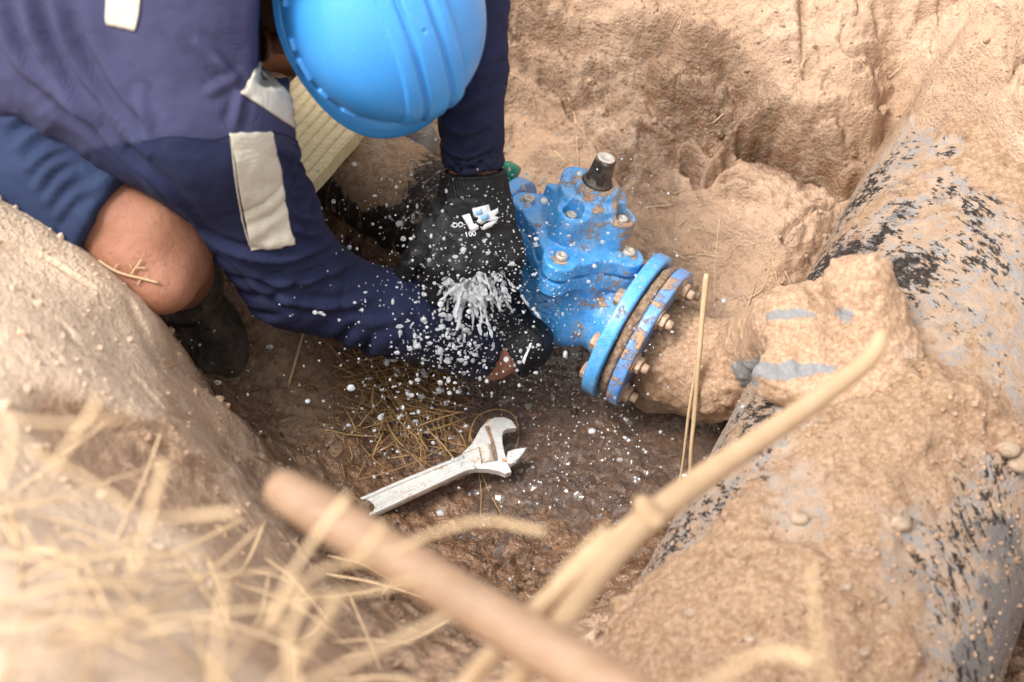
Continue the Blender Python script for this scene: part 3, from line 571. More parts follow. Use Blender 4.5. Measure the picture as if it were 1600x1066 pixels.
V, F = s.mesh(1); V, F = fixwind(V, F); dv = .02 + .17 * np.exp(-(((V[:, 0] - .05) / .05) ** 2 + ((V[:, 1] + .02) / .06) ** 2)) + .08 * fbm(V, 30, 3, 9) + .2 * np.exp(-(((V[:, 0]) / .03) ** 2 + ((V[:, 1]) / .03) ** 2 + ((V[:, 2] - .2) / .02) ** 2))
bon = obj('bonnet', mkmesh('bonnet', to_world(V), F, True, {'dirt': dv}), M['blue'], valve)
# dark gasket line under the bonnet
gk = [(math.cos(t), math.sin(t)) for t in np.linspace(0, 2 * math.pi, 48, endpoint=False)]
obj('bonnet_gasket', mkmesh('bonnet_gasket', *lathe([(0, .0), (0, .0662), (.003, .0662), (.003, .0)], VL(0, 0, .0855), UPV, 48)), M['dark'], valve)
def hexhead(c, ax, r, h, m, parent, name='bolt', washer=True):
    v1 = tube([c, c + ax * h * .85, c + ax * h], [r, r, r * .86], 6, up=(.3, .2, .9)); parts = [v1]
    if washer: parts.append(lathe([(-.002, r * 1.3), (.0012, r * 1.3), (.0016, r * 1.2)], c, ax, 20))
    return obj(name, mkmesh(name, *join(parts), smooth=False), m, parent)
def sockethead(c, ax, r, h, parent):
    b = obj('bolt', mkmesh('bolt', *lathe([(0, r), (h * .8, r), (h, r * .85), (h, r * .5), (h * .55, r * .45), (h * .55, 0.0005)], c, ax, 20)), M['zinc'], parent)
    wv = obj('washer', mkmesh('washer', *lathe([(-.001, r * 1.45), (.001, r * 1.45), (.0012, r * 1.1)], c, ax, 20)), M['rust'], b)
for lx, ly in lug: sockethead(VL(lx, ly, .1125), UPV, .0085, .008, valve)
sockethead(VL(-.004, .052, .154), UPV, .0075, .007, valve); sockethead(VL(.052, .004, .154), UPV, .0075, .007, valve)
# stem
stem = obj('stem', mkmesh('stem', *lathe([(.166, .018), (.186, .0175), (.1865, .020), (.1925, .020), (.1935, .0145), (.198, .014)], VC, UPV, 28)), M['stem'], valve)
vv = tube([VL(0, 0, .193), VL(0, 0, .226), VL(0, 0, .2285)], [.0190, .0160, .0148], 4, ph=math.pi / 4 + .35); bmx = mkmesh('stem_square', *vv, smooth=False)
sq = obj('stem_square', bmx, M['stem'], stem); md = sq.modifiers.new('bevel', 'BEVEL'); md.width = .003; md.segments = 3
obj('stem_cap', mkmesh('stem_cap', *lathe([(0, .0122), (.0012, .0122), (.0016, .0118), (.0016, .0052), (-.0005, .0046), (-.0005, .0003)], VL(0, 0, .2288), UPV, 28)), M['zinc'], stem)
# flanges
def flange(x0, th, R, m, name, parent, n=8, holes=True, bore=.04, ph=.2):
    s = sdf_local((min(x0, x0 + th) - .006, -R - .006, -R - .006), (max(x0, x0 + th) + .006, R + .006, R + .006), .0018)
    s.cyl((x0, 0, 0), (x0 + th, 0, 0), R, .0035, 0)
    for k in range(n):
        a = ph + 2 * math.pi * k / n; y, z = math.cos(a) * R * .8, math.sin(a) * R * .8; s.cyl((x0 - .02 * np.sign(th), y, z), (x0 + th + .02 * np.sign(th), y, z), .009, .001, .001, cut=True)
    V, F = s.mesh(1); V, F = fixwind(V, F); return obj(name, mkmesh(name, to_world(V), F, True, {'dirt': .05 * fbm(V, 30, 3, 77) + .02}), m, parent)
flange(.104, .021, .112, M['bluef'], 'flange', valve); flange(-.104, -.021, .112, M['bluef'], 'flange', valve)
# lettering cast on the body, read from the top down
def text_mesh(txt, size, extr, bold=0.0):
    cu = bpy.data.curves.new('t', 'FONT'); cu.body = txt; cu.size = size; cu.extrude = extr; cu.offset = bold; cu.resolution_u = 3; cu.bevel_depth = 0
    o = bpy.data.objects.new('t', cu); COL.objects.link(o); dg = bpy.context.evaluated_depsgraph_get(); me = bpy.data.meshes.new_from_object(o.evaluated_get(dg)); COL.objects.unlink(o); bpy.data.objects.remove(o)
    V = coords(me).copy(); F = [tuple(p.vertices) for p in me.polygons]; bpy.data.meshes.remove(me); return V, F
bodyB = bvh_of(bodyme)
TV, TF = text_mesh('DN80', .034, .0, .0012); bm = bmesh.new(); vv = [bm.verts.new(v) for v in TV]
for f in TF:
    try: bm.faces.new([vv[i] for i in f])
    except ValueError: pass
bmesh.ops.subdivide_edges(bm, edges=bm.edges[:], cuts=1); bm.verts.index_update(); lt = np.array([v.co[:] for v in bm.verts]); lf = [tuple(v.index for v in f.verts) for f in bm.faces]; bm.free()
out = []; x0, y0 = lt[:, 0].mean(), lt[:, 1].mean()
for v in lt:
    o = VL(.010 + (v[1] - y0), .20, .002 - (v[0] - x0)); h = bodyB.ray_cast(Vector(o), Vector(-SD)); out.append((np.array(h[0]) if h[0] is not None else VL(.022 + v[1] - y0, .05, .03 - v[0] + x0)) + SD * .0035)
lo_ = obj('cast_lettering', mkmesh('cast_lettering', out, lf, False, {'dirt': np.full(len(out), .02)}), M['bluef'], valve); mo = lo_.modifiers.new('solid', 'SOLIDIFY'); mo.thickness = .005; mo.offset = 0

# mating flange with gasket and its bolts, on the pipe to the branch
pf = root('pipe_flange', 'muddy violet blue pipe flange bolted against the right side of the valve', 'pipe flange', tuple(VL(.165, 0, -.11)))
s = sdf_local((.12, -.115, -.115), (.16, .115, .115), .0019); s.cyl((.1255, 0, 0), (.1410, 0, 0), .104, .006, 0)
V, F = s.mesh(1); V = V + np.array([1., 0, 0]) * (fbm(V, 40, 4, 3) * .003)[:, None] * 0; nrm = np.stack([0 * V[:, 0], V[:, 1], V[:, 2]], 1); nrm /= np.linalg.norm(nrm, axis=1)[:, None] + 1e-6; rim = np.hypot(V[:, 1], V[:, 2]) > .095
V = V + nrm * (rim * (.007 * fbm(V, 22, 3, 4) - .002 + .0015 * fbm(V, 110, 2, 4)))[:, None]; V, F = fixwind(V, F); obj('mud_packing', mkmesh('mud_packing', to_world(V), F, True, ), M['gask'], pf)
flange(.1415, .019, .108, M['blue2'], 'flange_ring', pf, ph=.2)
obj('hub', mkmesh('hub', *lathe([(0, .02), (.0, .070), (.012, .066), (.04, .060), (.06, .058), (.06, .02)], VL(.1605, 0, 0), AX, 40), attrs=None), M['gask'], pf)
for k in range(8):
    a = .2 + 2 * math.pi * k / 8; y, z = math.cos(a) * .088, math.sin(a) * .088; 
    hexhead(VL(.1610, y, z), AX, .0120, .010, M['rust'], pf, 'nut'); obj('bolt_shank', mkmesh('bolt_shank', *tube([VL(.172, y, z), VL(.181, y, z)], .007, 12)), M['rust'], pf)
    hexhead(VL(.1035, y, z), -AX, .0125, .010, M['rust'], pf, 'bolt_head')
# green sealing ring and black pipe on the left
gr = root('green_sealing_ring', 'glossy green plastic ring clamped behind the upper black glove', 'sealing ring', tuple(VL(-.15, 0, -.11)))
obj('ring', mkmesh('ring', *lathe([(0, .06), (0, .104), (.004, .109), (.012, .109), (.016, .104), (.016, .06)], VL(-.150, 0, 0), AX, 64)), M['green'], gr)
for a in (2.05, 4.9, .2): obj('lug', mkmesh('lug', *bbox(VL(-.142, math.cos(a) * .110, math.sin(a) * .110), [AX, np.cross(AX, math.cos(a) * SD + math.sin(a) * UPV), math.cos(a) * SD + math.sin(a) * UPV], (.026, .034, .026), .006)), M['green'], gr)
bp = root('black_side_pipe', 'black plastic pipe with pale mud spots running from the gloves towards the plank', 'pipe', tuple(VL(-.35, 0, -.1)))
PL = curve([VL(-.13, 0, 0), VL(-.25, 0, .0), VL(-.42, .0, .0), VL(-.95, .0, -.02)], 40); V, F = tube(PL, .074, 64); V = np.array(V); cc = np.repeat(PL, 64, 0); nn = (V - cc); nn /= np.linalg.norm(nn, axis=1)[:, None]
upn = nn[:, 2]; side = sstep(.1, .8, upn); t_al = ((V - VC) @ AX); mudv = .15 + .55 * side * sstep(-.20, -.30, t_al) * (1 - sstep(-.36, -.42, t_al) * .6) + .25 * fbm(V, 9, 3, 5); V = V + nn * (.006 * np.clip(mudv, 0, 1) * (1 + fbm(V, 30, 3, 9)) + .002 * fbm(V, 60, 3, 3))[:, None]
obj('pipe_wall', mkmesh('pipe_wall', V, F, True, {'mud': mudv, 'ps': t_al, 'pt': (V - VC) @ unit(np.cross(AX, [0, 0, 1])), 'spots': np.clip(1.5 - 1.4 * mudv + .5 * fbm(V, 7, 2, 4), 0, 1.7)}), M['blackpipe'], bp)
V, F = tube(curve([VL(-.148, 0, 0), VL(-.165, 0, 0), VL(-.18, 0, 0), VL(-.20, 0, 0)], 6), .084, 48); obj('collar', mkmesh('collar', V, F, True, {'mud': np.zeros(len(V)), 'spots': np.full(len(V), 1.2)}), M['blackpipe'], bp)

# branch from the flange to the main: pipe, block, capped tower, mud
BR = root('branch_saddle', 'mud covered grey branch saddle with a capped tower strapped on the large pipe', 'pipe fitting', tuple(P(1250, 560, 2.0)))
ph_ = lambda a, b, lift: (lambda q: q + unit(q - PA - ((q - PA) @ PU) * PU) * lift)(pipehit(a, b))
b0, b1, b2 = VL(.195, 0, -.01), VL(.25, .0, .0), P(1160, 565, 2.00)
lo = np.minimum.reduce([b0, b2, ph_(1400, 500, .0), ph_(1380,450,.12)]) - .16; hi = np.maximum.reduce([b0, b2, ph_(1400, 500, 0.), ph_(1380,450,.12)]) + .16
s = SDF(lo, hi, .0034)
s.cap(b0, b1, .070, .062, .02); s.cap(VL(.185, .01, -.075), VL(.24, .0, -.03), .030, .03, .03); s.cap(b1, b2, .062, .058, .03); q1 = ph_(1260, 540, .035); q2 = ph_(1330, 540, .02)
s.cap(b2, q1, .055, .046, .02); s.cap(q1, q2, .044, .040, .02)
tb = ph_(1358, 560, .00); tt_ = ph_(1360, 515, .10); tax = unit(tt_ - tb)
s.cyl(tb - tax * .03, tb + tax * .118, .070, .005, .012, rb=.036); s.cyl(tb + tax * .108, tb + tax * .125, .027, .004, .004); s.box(tb + tax * .05 + unit(q1 - q2) * .034, [unit(np.cross(tax, q1 - q2)), tax, unit(q1 - q2)], (.030, .045, .026), .004, .008)
sax = unit(q2 - q1); cam_side = unit(np.cross(sax, [0, 0, 1])); s.box(P(1215, 585, 1.965), [unit(P(1290, 570, 1.95) - P(1140, 595, 1.98)), unit(np.cross(unit(P(1290, 570, 1.95) - P(1140, 595, 1.98)), CF)), CF], (.062, .022, .02), .016, .012)
s.box(ph_(1290, 560, .01), [PU, PX, PY], (.09, .06, .022), .015, .02)
V, F = s.mesh(1); me = mkmesh('fitting_body', V, F); nn = normals(me).copy(); mu = sstep(-.2, .6, nn[:, 2]); dsp = .0045 * fbm(V, 22, 4, 6) * 1.5 + .0025 * ridged(V, 45, 4, 6) * mu + .005 * np.clip(fbm(V, 70, 2, 7), -.1, 1); V2 = V + nn * dsp[:, None]; setco(me, V2)
xs = V @ CR; pxs = (V - CAM) @ CR / ((V - CAM) @ CF) * FPX + 800; pys = 533 - (V - CAM) @ CV / ((V - CAM) @ CF) * FPX
bare = -.5 + .75 * np.exp(-(((pxs - 1200) / 75) ** 2 + ((pys - 583) / 22) ** 2)) + .55 * np.exp(-(((pxs - 1290) / 80) ** 2 + ((pys - 575) / 16) ** 2)) + .45 * np.exp(-(((pxs - 1200) / 60) ** 2 + ((pys - 500) / 18) ** 2)) + .62 * np.exp(-(((pxs - 1325) / 26) ** 2 + ((pys - 500) / 38) ** 2)) + .5 * np.exp(-(((pxs - 1262) / 60) ** 2 + ((pys - 490) / 12) ** 2)) + .35 * (mu < .2)
pale = -.25 + .3 * sstep(1300, 1400, pxs); wetb = sstep(1130, 1030, pxs) * .8 * (1 - .5 * mu)
for nm, a in (('bare', bare), ('pale', pale), ('wet', wetb)): at = me.attributes.new(nm, 'FLOAT', 'POINT'); at.data.foreach_set('value', a.astype(np.float32))
obj('fitting_body', me, M['fit'], BR); FITB = bvh_of(me)
# ------------------------------------------------------------------ worker
def C3(px, py, d): return P(px, py, d)
RS = C3(322, 205, 1.66); RE = C3(462, 426, 1.84); RW = C3(770, 562, 1.98)
LS = C3(505, -235, 1.54); LE = C3(728, -90, 1.76); LW = C3(741, 290, 1.85)
RH = C3(-195, 10, 1.77); LH = C3(-70, -95, 1.68); RK = C3(226, 376, 1.755); RA = C3(290, 455, 2.03)
LK = C3(420, 60, 2.16); LA = C3(120, 60, 2.20)
HU = dirw(.42, -.38, -.82); HF = dirw(.32, -.85, .42)
HRC = C3(592, 10, 1.66)                                     # centre of the hat rim
HF = unit(HF - (HF @ HU) * HU); HS = unit(np.cross(HF, HU))
if HS @ CR > 0: HS = -HS                                   # towards the worker's right ear (picture left)
HC = HRC - HU * .064 + HS * .010 - CV * .020                   # head centre
NB = C3(412, -5, 1.76); MID = lambda a, b, t=.5: a + (b - a) * t
SHM = MID(RS, LS) - unit(MID(RS, LS) - MID(RH, LH)) * .105; HPM = MID(RH, LH); SPN = unit(SHM - HPM); LAT = unit(LS - RS); LAT = unit(LAT - (LAT @ SPN) * SPN); BK = np.cross(SPN, LAT); BK = BK if BK @ CF < 0 else -BK

def hand(wrist, h, n, thumb_side, curl, spread=1.0, sc=1.0, tcurl=.5, tdir=None):
    """finger chains: list of (points, radii) plus palm capsules"""
    h = unit(h); n = unit(n - (n @ h) * h); t = unit(np.cross(h, n)); t = t if t @ thumb_side > 0 else -t
    ch = []; palm = []
    offs = [.031, .0105, -.0105, -.030]; mlen = [.092, .095, .090, .082]; seg = [(.044, .026, .021), (.048, .030, .022), (.044, .028, .022), (.034, .021, .019)]; rad = [.0098, .0100, .0095, .0086]
    for i in range(4):
        m = wrist + (h * mlen[i] + t * offs[i] * spread + n * (.004 if i in (1, 2) else 0)) * sc; palm.append((wrist + t * offs[i] * .62 * sc, m, .0165 * sc, .0132 * sc))
        ang = 0; p = m; pts_ = [m]; side = t * offs[i] * 2.2 * (spread - .55)
        for j, L in enumerate(seg[i]):
            ang += curl[i][j]; d = unit(h * math.cos(ang) - n * math.sin(ang) + side); p = p + d * L * sc; pts_.append(p)
        ch.append((pts_, [rad[i] * sc * k for k in (1.12, 1.02, .95, .84)]))
    tb_ = wrist + (h * .018 + t * .024 - n * .006) * sc; d = unit(tdir) if tdir is not None else unit(h * .72 + t * .62 - n * .35)
    p1 = tb_ + d * .042 * sc; d2 = unit(d - n * tcurl * .5 + h * .25); p2 = p1 + d2 * .034 * sc; d3 = unit(d2 - n * tcurl * .5); p3 = p2 + d3 * .027 * sc
    ch.append(([tb_, p1, p2, p3], [.0175 * sc, .0135 * sc, .0115 * sc, .0098 * sc]))
    return palm, ch
LHAND = hand(LW, dirw(.0, -.93, .12), dirw(.10, -.12, -1), -CR, [(.55, .7, .4), (.8, .7, .35), (.75, .7, .35), (.6, .6, .4)], 1.45, 1.12, .3, dirw(-.60, -.78, .05))
RWG = C3(806, 548, 1.985)
RHAND = hand(RWG, dirw(-.28, .93, .10), dirw(.72, .20, -.66), dirw(-.6, .1, -.75), [(.7, .7, .4), (.8, .8, .4), (.8, .8, .4), (.7, .7, .5)], 1.0, 1.05, .5, dirw(-.75, .62, .0))
def add_hand(s, H, inflate=0, k=.006):
    for a, b, ra, rb in H[0]: s.cap(a, b, ra + inflate, rb + inflate, .014)
    for pts_, rr_ in H[1]:
        for i in range(3): s.cap(pts_[i], pts_[i + 1], rr_[i] + inflate, rr_[i + 1] + inflate, k)

allp = np.array([RS, RE, RW, LS, LE, LW, RH, LH, RK, RA, LK, LA, HC, NB]); lo = allp.min(0) - .26; hi = allp.max(0) + .26
s = SDF(lo, hi, .0052)
# torso, limbs, neck and head as one surface
s.cap(RS, SHM - BK * .03, .046, .034, .015); s.cap(SHM - BK * .03, LS, .034, .046, .015); s.cap(MID(RS, SHM, .35), MID(RH, HPM, .3), .062, .085, .03); s.cap(MID(LS, SHM, .35), MID(LH, HPM, .3), .062, .085, .03); s.cap(SHM, HPM, .075, .11, .05)
s.cap(RH, LH, .095, .095, .05); s.cap(RS, RE, .056, .044, .03); s.cap(RE, MID(RE, RW, .4), .044, .040, .02); s.cap(MID(RE, RW, .4), RW, .040, .027, .02); s.cap(RW, RWG, .027, .027, .01)
s.cap(LS, LE, .056, .044, .03); s.cap(LE, LW, .043, .028, .02)
s.cap(RH, RK, .095, .070, .03); s.cap(RK, RA, .056, .040, .03); s.ell(RK + (RK - RH) * .02 + CV * -.006, E3, (.074, .074, .074), .03); s.ell(RK + unit(RK - RH) * .040 - CV * .028 - CF * .03, E3, (.040, .040, .036), .018); s.cap(RK + unit(RK - RH) * .03 - CF * .05 + CV * .035, RK - CF * .045 + unit(RH - RK) * .08, .022, .03, .03); s.cap(MID(RK, RA, .25) + CR * .025, MID(RK, RA, .6) + CR * .012, .05, .042, .03)
s.cap(LH, LK, .09, .060, .03); s.cap(LK, LA, .055, .038, .03)
s.cap(RA, RA + dirw(.10, -.25, .25) * .14, .04, .03, .03); s.cap(LA, LA + dirw(-.9, .1, .2) * .16, .036, .03, .03)
s.cap(NB, HC - HU * .06 - HF * .03, .054, .052, .03); s.cap(SHM + SPN * .02 - BK * .03, NB, .04, .05, .03)
s.ell(HC + HU * .02 - HF * .01, [HS, HF, HU], (.078, .098, .105), .01); s.ell(HC + HF * .03 - HU * .05, [HS, HF, HU], (.058, .062, .075), .02)
s.cap(HC + HF * .095 - HU * .005, HC + HF * .112 - HU * .045, .008, .014, .012); s.cap(HC + HF * .085 - HU * .085, HC + HF * .075 - HU * .1, .022, .02, .02)
for sg in (-1, 1):
    s.ell(HC + HF * .092 + HS * sg * .032 + HU * .0, E3, (.016, .016, .016), .012, cut=True); s.ell(HC + HF * .082 + HS * sg * .032, E3, (.013, .013, .013), .003)
    s.cap(HC + HF * .092 + HS * sg * .012 + HU * .02, HC + HF * .082 + HS * sg * .05 + HU * .02, .008, .007, .01)
s.cap(HC + HF * .1 - HU * .068 + HS * .02, HC + HF * .1 - HU * .068 - HS * .02, .008, .008, .008)
add_hand(s, LHAND); add_hand(s, RHAND)
V, F = s.mesh(1); me = mkmesh('person', V, F)
dk = np.linalg.norm(V - RK, axis=1); bd = .5 * sstep(.13, .03, dk) - .25
me.attributes.new('dust', 'FLOAT', 'POINT').data.foreach_set('value', (bd * .4).astype(np.float32))
hx, hz = (V - HC) @ HF, (V - HC) @ HU; hairy = sstep(.005, -.015, hx + .5 * hz) * sstep(-.085, -.06, hz + .25 * hx) * (np.linalg.norm(V - HC, axis=1) < .17)
me.attributes.new('hairy', 'FLOAT', 'POINT').data.foreach_set('value', (hairy * .9).astype(np.float32))
person = obj('person', me, M['skin'], None, 'crouching worker in navy shirt and blue shorts reaching both gloved hands to the valve', 'person')
LOC['person'] = Vector((0, 0, 0)); bpy.context.view_layer.update()

# ears with a folded rim
for sg in (1, -1):
    e = HC + HS * sg * .096 + HF * .008 - HU * .052; s = SDF(e - .06, e + .06, .0016); A = [unit(HF * .25 + HS * sg * -.1 + HU * .0 + HU * .0), HS * sg, HU]
    eu = unit(HU - HF * .22); ef = unit(np.cross(eu, HS)); ef = ef if ef @ HF > 0 else -ef; so = unit(HS * sg - ef * .45); sn = unit(np.cross(eu, so))
    s.ell(e + so * .008, [sn, so, eu], (.022, .0075, .036), .004); s.ell(e + so * .0145 + eu * .004 + sn * (.002), [sn, so, eu], (.0145, .007, .026), .003, cut=True); s.ell(e + so * .004, [sn, so, eu], (.010, .006, .014), .003); s.cap(e, e - so * .016, .012, .012, .006)
    s.ell(e + so * .0105 - eu * .002 + sn * .001, [sn, so, eu], (.006, .007, .009), .002, cut=True); s.ell(e - eu * .028 + so * .004, [sn, so, eu], (.010, .006, .009), .006)
    V, F = s.mesh(1); obj('ear', mkmesh('ear', V, F, True, {'dust': np.full(len(V), -.2), 'hairy': np.zeros(len(V))}), M['skin'], person)

# ---- shirt: closed surface over torso and arms, open at neck, cuffs
def armco(Pn, a, b):
    u = (b - a); L = np.linalg.norm(u); u = u / L; t = (Pn - a) @ u / L; r = Pn - a - np.outer((Pn - a) @ u, u); return t, r, u, L
s = SDF(lo, hi, .0042)
s.cap(RS, SHM, .074, .076, .05); s.cap(SHM, LS, .076, .072, .05); s.cap(MID(RS, SHM, .32), MID(RH, HPM, .75), .100, .112, .06); s.cap(MID(LS, SHM, .32), MID(LH, HPM, .25), .104, .118, .06); s.cap(SHM, HPM, .122, .128, .05)
s.cap(MID(RH, LH, .35) - SPN * .0, LH - SPN * .02, .112, .116, .05)
belly = MID(SHM, HPM, .55) - BK * .05; s.cap(MID(RS, HPM, .2) - BK * .02, MID(RS, HPM, .9) - BK * .04, .095, .11, .05)
s.cap(RS, RE, .080, .061, .05); EL = RE - CV * .010; s.cap(RE, EL, .061, .058, .02); s.cap(EL, MID(RE, RW, .45), .060, .055, .025); s.cap(MID(RE, RW, .45), MID(RE, RW, .97), .055, .0405, .02)
s.cap(MID(RS, RE, .55), MID(RS, RE, .95) - CV * .008 - CR * .008, .062, .050, .03)
s.cap(LS, LE, .074, .056, .04); s.cap(LE, MID(LE, LW, .5), .056, .046, .02); s.cap(MID(LE, LW, .5), MID(LE, LW, .93), .046, .0385, .02)
s.cap(NB - unit(HC - NB) * .04, NB + unit(HC - NB) * .01, .078, .070, .04)
s.plane(C3(406, -8, 1.60), dirw(.99, -.05, .10), .105); s.plane(C3(410, -8, 1.70), dirw(.99, -.05, .05), .11); s.plane(C3(414, -8, 1.80), dirw(.99, -.05, .0), .11); s.cap(NB, HC - HU * .05 - HF * .02, .064, .063, .002, cut=True)
s.plane(MID(RE, RW, .965), RW - RE + CV * .0, .07); s.plane(MID(LE, LW, .925), LW - LE, .07)
s.cap(MID(RE, RW, .90), RW, .034, .034, .003, cut=True); s.cap(MID(LE, LW, .88), LW, .034, .034, .003, cut=True)
V, F = s.mesh(2); me = mkmesh('shirt', V, F); nn = normals(me).copy()
W = np.zeros(len(V))
# sleeve creases run across the arm and bunch at the elbow; long drag folds on the flank
wob = fbm(V, 9, 3, 2)
def crease(a, b, R, wl, amp, t0, t1, seed, skew=0.0, dirv=None):
    t, r, u, L = armco(V, a, b); rn = np.linalg.norm(r, axis=1); m = sstep(R + .035, R + .005, rn) * sstep(t0 - .12, t0 + .05, t) * sstep(t1 + .12, t1 - .05, t)
    ang = (r @ (dirv if dirv is not None else BK)) / (rn + 1e-6); ph = t * L / wl * 2 * math.pi + skew * ang + 5.5 * fbm(V, 8, 3, seed) ; a2 = .30 + 1.5 * fbm(V, 11, 2, seed + 1)
    return m * amp * np.clip(a2, 0, 1.2) * (np.abs(np.sin(ph * .5)) ** .7 * 2 - 1.2)
W += crease(RS, RE, .085, .030, .0075, .28, 1.05, 11, 1.6, CV); W += crease(EL, RW, .065, .036, .0065, -.1, .45, 12, 1.2, CV); W += crease(EL, RW, .055, .05, .0016, .45, .95, 13, 1.0, CV)
W += crease(LE, LW, .06, .030, .0044, .1, .95, 14, 1.5, CR); W += crease(LS, LE, .09, .04, .003, .2, 1., 15, 1.5, CR)
tt, r_, u_, L_ = armco(V, SHM, HPM); lat = (V - SHM) @ LAT; back = (V - SHM) @ BK
fold = ridged(np.stack([tt * .18, lat * 1.25 + .22 * tt, back * .3], 1), 9, 3, 21); W += .017 * np.clip(fold - .05, -.4, 1) * sstep(-.06, -.19, lat) * sstep(.05, .35, tt) 
f2 = ridged(np.stack([lat * .4, (V - RS) @ CV * 1.0 + (V - RS) @ CR * .7, (V - RS) @ CF * .4], 1), 11, 2, 33); W += .0020 * f2 * sstep(.22, .08, np.linalg.norm(V - MID(RS, NB, .5), axis=1))
SH0 = BVHTree.FromPolygons([tuple(v) for v in V], [tuple(map(int, f)) for f in F])
def foldline(ctrl, wd, amp, tree=None):
    global W
    tree = tree or SH0; pl = []
    for x, y in curve([(a, b, 0) for a, b in ctrl], 10)[:, :2]:
        d = Vector(rayd(x, y)); d.normalize(); h = tree.ray_cast(Vector(CAM), d)
        if h[0] is not None: pl.append(np.array(h[0]))
    if len(pl) < 4: return
    pl = np.array(pl); near = np.linalg.norm(V - pl.mean(0), axis=1) < .35; Q_ = V[near]; dd = ((Q_[:, None] - pl[None]) ** 2).sum(2); k = dd.argmin(1); d = np.sqrt(dd.min(1)); en = np.sin(np.clip(k / (len(pl) - 1), 0, 1) * math.pi) ** .5
    W[near] += amp * en * (np.exp(-(d / wd) ** 2) - .55 * np.exp(-((d - wd * 2.1) / (wd * .9)) ** 2))
for c_, w_, a_ in (([(30, -30), (55, 60), (115, 150), (200, 235)], .010, .011), ([(75, -30), (100, 60), (150, 150), (240, 250)], .009, .009), ([(-20, 10), (30, 90), (95, 150), (160, 190)], .010, .010), ([(125, -10), (150, 70), (190, 140), (240, 200)], .010, .005), ([(150, 200), (200, 250), (250, 290), (310, 350)], .007, .007),
    ([(320, 150), (350, 132), (378, 118)], .005, .004), ([(330, 90), (352, 108), (372, 122)], .005, .004), ([(300, 60), (340, 95), (372, 132)], .006, .004), ([(365, 205), (372, 170), (378, 140)], .005, .005), ([(215, 130), (225, 180), (240, 235)], .006, .004),
    ([(300, 345), (350, 385), (430, 405), (500, 385), (545, 345)], .0065, .010), ([(335, 385), (400, 432), (470, 440), (540, 415), (575, 390)], .0055, .007), ([(380, 430), (440, 468), (520, 480), (590, 462)], .006, .006), ([(450, 300), (480, 308), (512, 300)], .004, .006), ([(452, 330), (485, 340), (522, 326)], .004, .007), ([(455, 356), (495, 366), (532, 350)], .004, .007), ([(446, 262), (468, 268), (492, 262)], .004, .005),
    ([(430, 232), (452, 240), (478, 236)], .004, .004), ([(540, 500), (590, 505), (640, 490)], .006, .003), ([(600, 470), (640, 500), (650, 540)], .006, .003), ([(690, 225), (728, 244), (772, 222)], .005, .007), ([(688, 185), (725, 208), (768, 190)], .005, .006), ([(690, 150), (720, 165), (770, 120)], .006, .005), ([(692, 258), (735, 268), (776, 248)], .004, .004), ([(720, 60), (745, 110), (772, 90)], .007, .005)):
    foldline(c_, w_, a_)
W += .004 * fbm(V, 12, 4, 41) + .0016 * fbm(V, 55, 3, 43)
dcu = [(MID(RE, RW, .89), RW - RE), (MID(LE, LW, .80), LW - LE)]
for c_, n_ in dcu:
    q = np.abs((V - c_) @ unit(n_)); W -= .0018 * np.exp(-(q / .0025) ** 2) * (np.linalg.norm(V - c_, axis=1) < .07)
V2 = V + nn * W[:, None]; setco(me, V2)
tR, rR, _, _ = armco(V, RE, RW); rnR = np.linalg.norm(rR, axis=1); wetc = sstep(.48, .72, tR + .12 * fbm(V, 16, 3, 8)) * (rnR < .08) * (np.linalg.norm(V - RW, axis=1) < .4); tL, rL, _, _ = armco(V, LE, LW); wetc = np.maximum(wetc, .6 * sstep(.6, .95, tL) * (np.linalg.norm(rL, axis=1) < .07))
fade = np.full(len(V), -.32)
me.attributes.new('wetc', 'FLOAT', 'POINT').data.foreach_set('value', wetc.astype(np.float32))
vv_ = (V - CAM) @ CV; uu_ = (V - CAM) @ CR; panel = sstep(.219, .224, vv_) * sstep(-.13, -.16, uu_ - (vv_ - .3) * .0); me.attributes.new('panel', 'FLOAT', 'POINT').data.foreach_set('value', (panel * (.55 + .45 * sstep(-.22, -.08, (V - SHM) @ LAT))).astype(np.float32)); me.attributes.new('dust', 'FLOAT', 'POINT').data.foreach_set('value', fade.astype(np.float32))
shirt = obj('shirt', me, M['shirt'], person); SHB = bvh_of(me); shirt.parent = person
LOC['shirt'] = Vector((0, 0, 0))
# ---- shorts
s = SDF(lo, hi, .0048)
s.cap(RH, LH, .112, .112, .05); KE = MID(RH, RK, 1.05); s.cap(RH, KE, .124, .088, .04); s.cap(MID(RH, RK, .3) - BK * .02, KE, .10, .078, .04); LE2 = MID(LH, LK, .9); s.cap(LH, LE2, .112, .08, .04)
s.plane(MID(RH, RK, .905), unit(RK - RH) + CR * .1 + CV*.1, .15); s.plane(MID(LH, LK, .85), LK - LH, .13); s.cap(MID(RH, RK, .80), MID(RH, RK, 1.3), .070, .070, .003, cut=True)
V, F = s.mesh(2); me = mkmesh('shorts', V, F); nn = normals(me).copy(); tt, r_, u_, L_ = armco(V, RH, RK); ax_ = (V - RH) @ unit(np.cross(RK - RH, CF))
W = .0045 * ridged(np.stack([tt * .42 * .6, ax_ * 1.3 + .12 * tt, (V - RH) @ CF * .5], 1), 13, 3, 3) + .004 * fbm(V, 12, 3, 4) + .001 * fbm(V, 60, 3, 9)
W -= .002 * np.exp(-((tt - .86) / .006) ** 2); SR0 = BVHTree.FromPolygons([tuple(v) for v in V], [tuple(map(int, f)) for f in F])
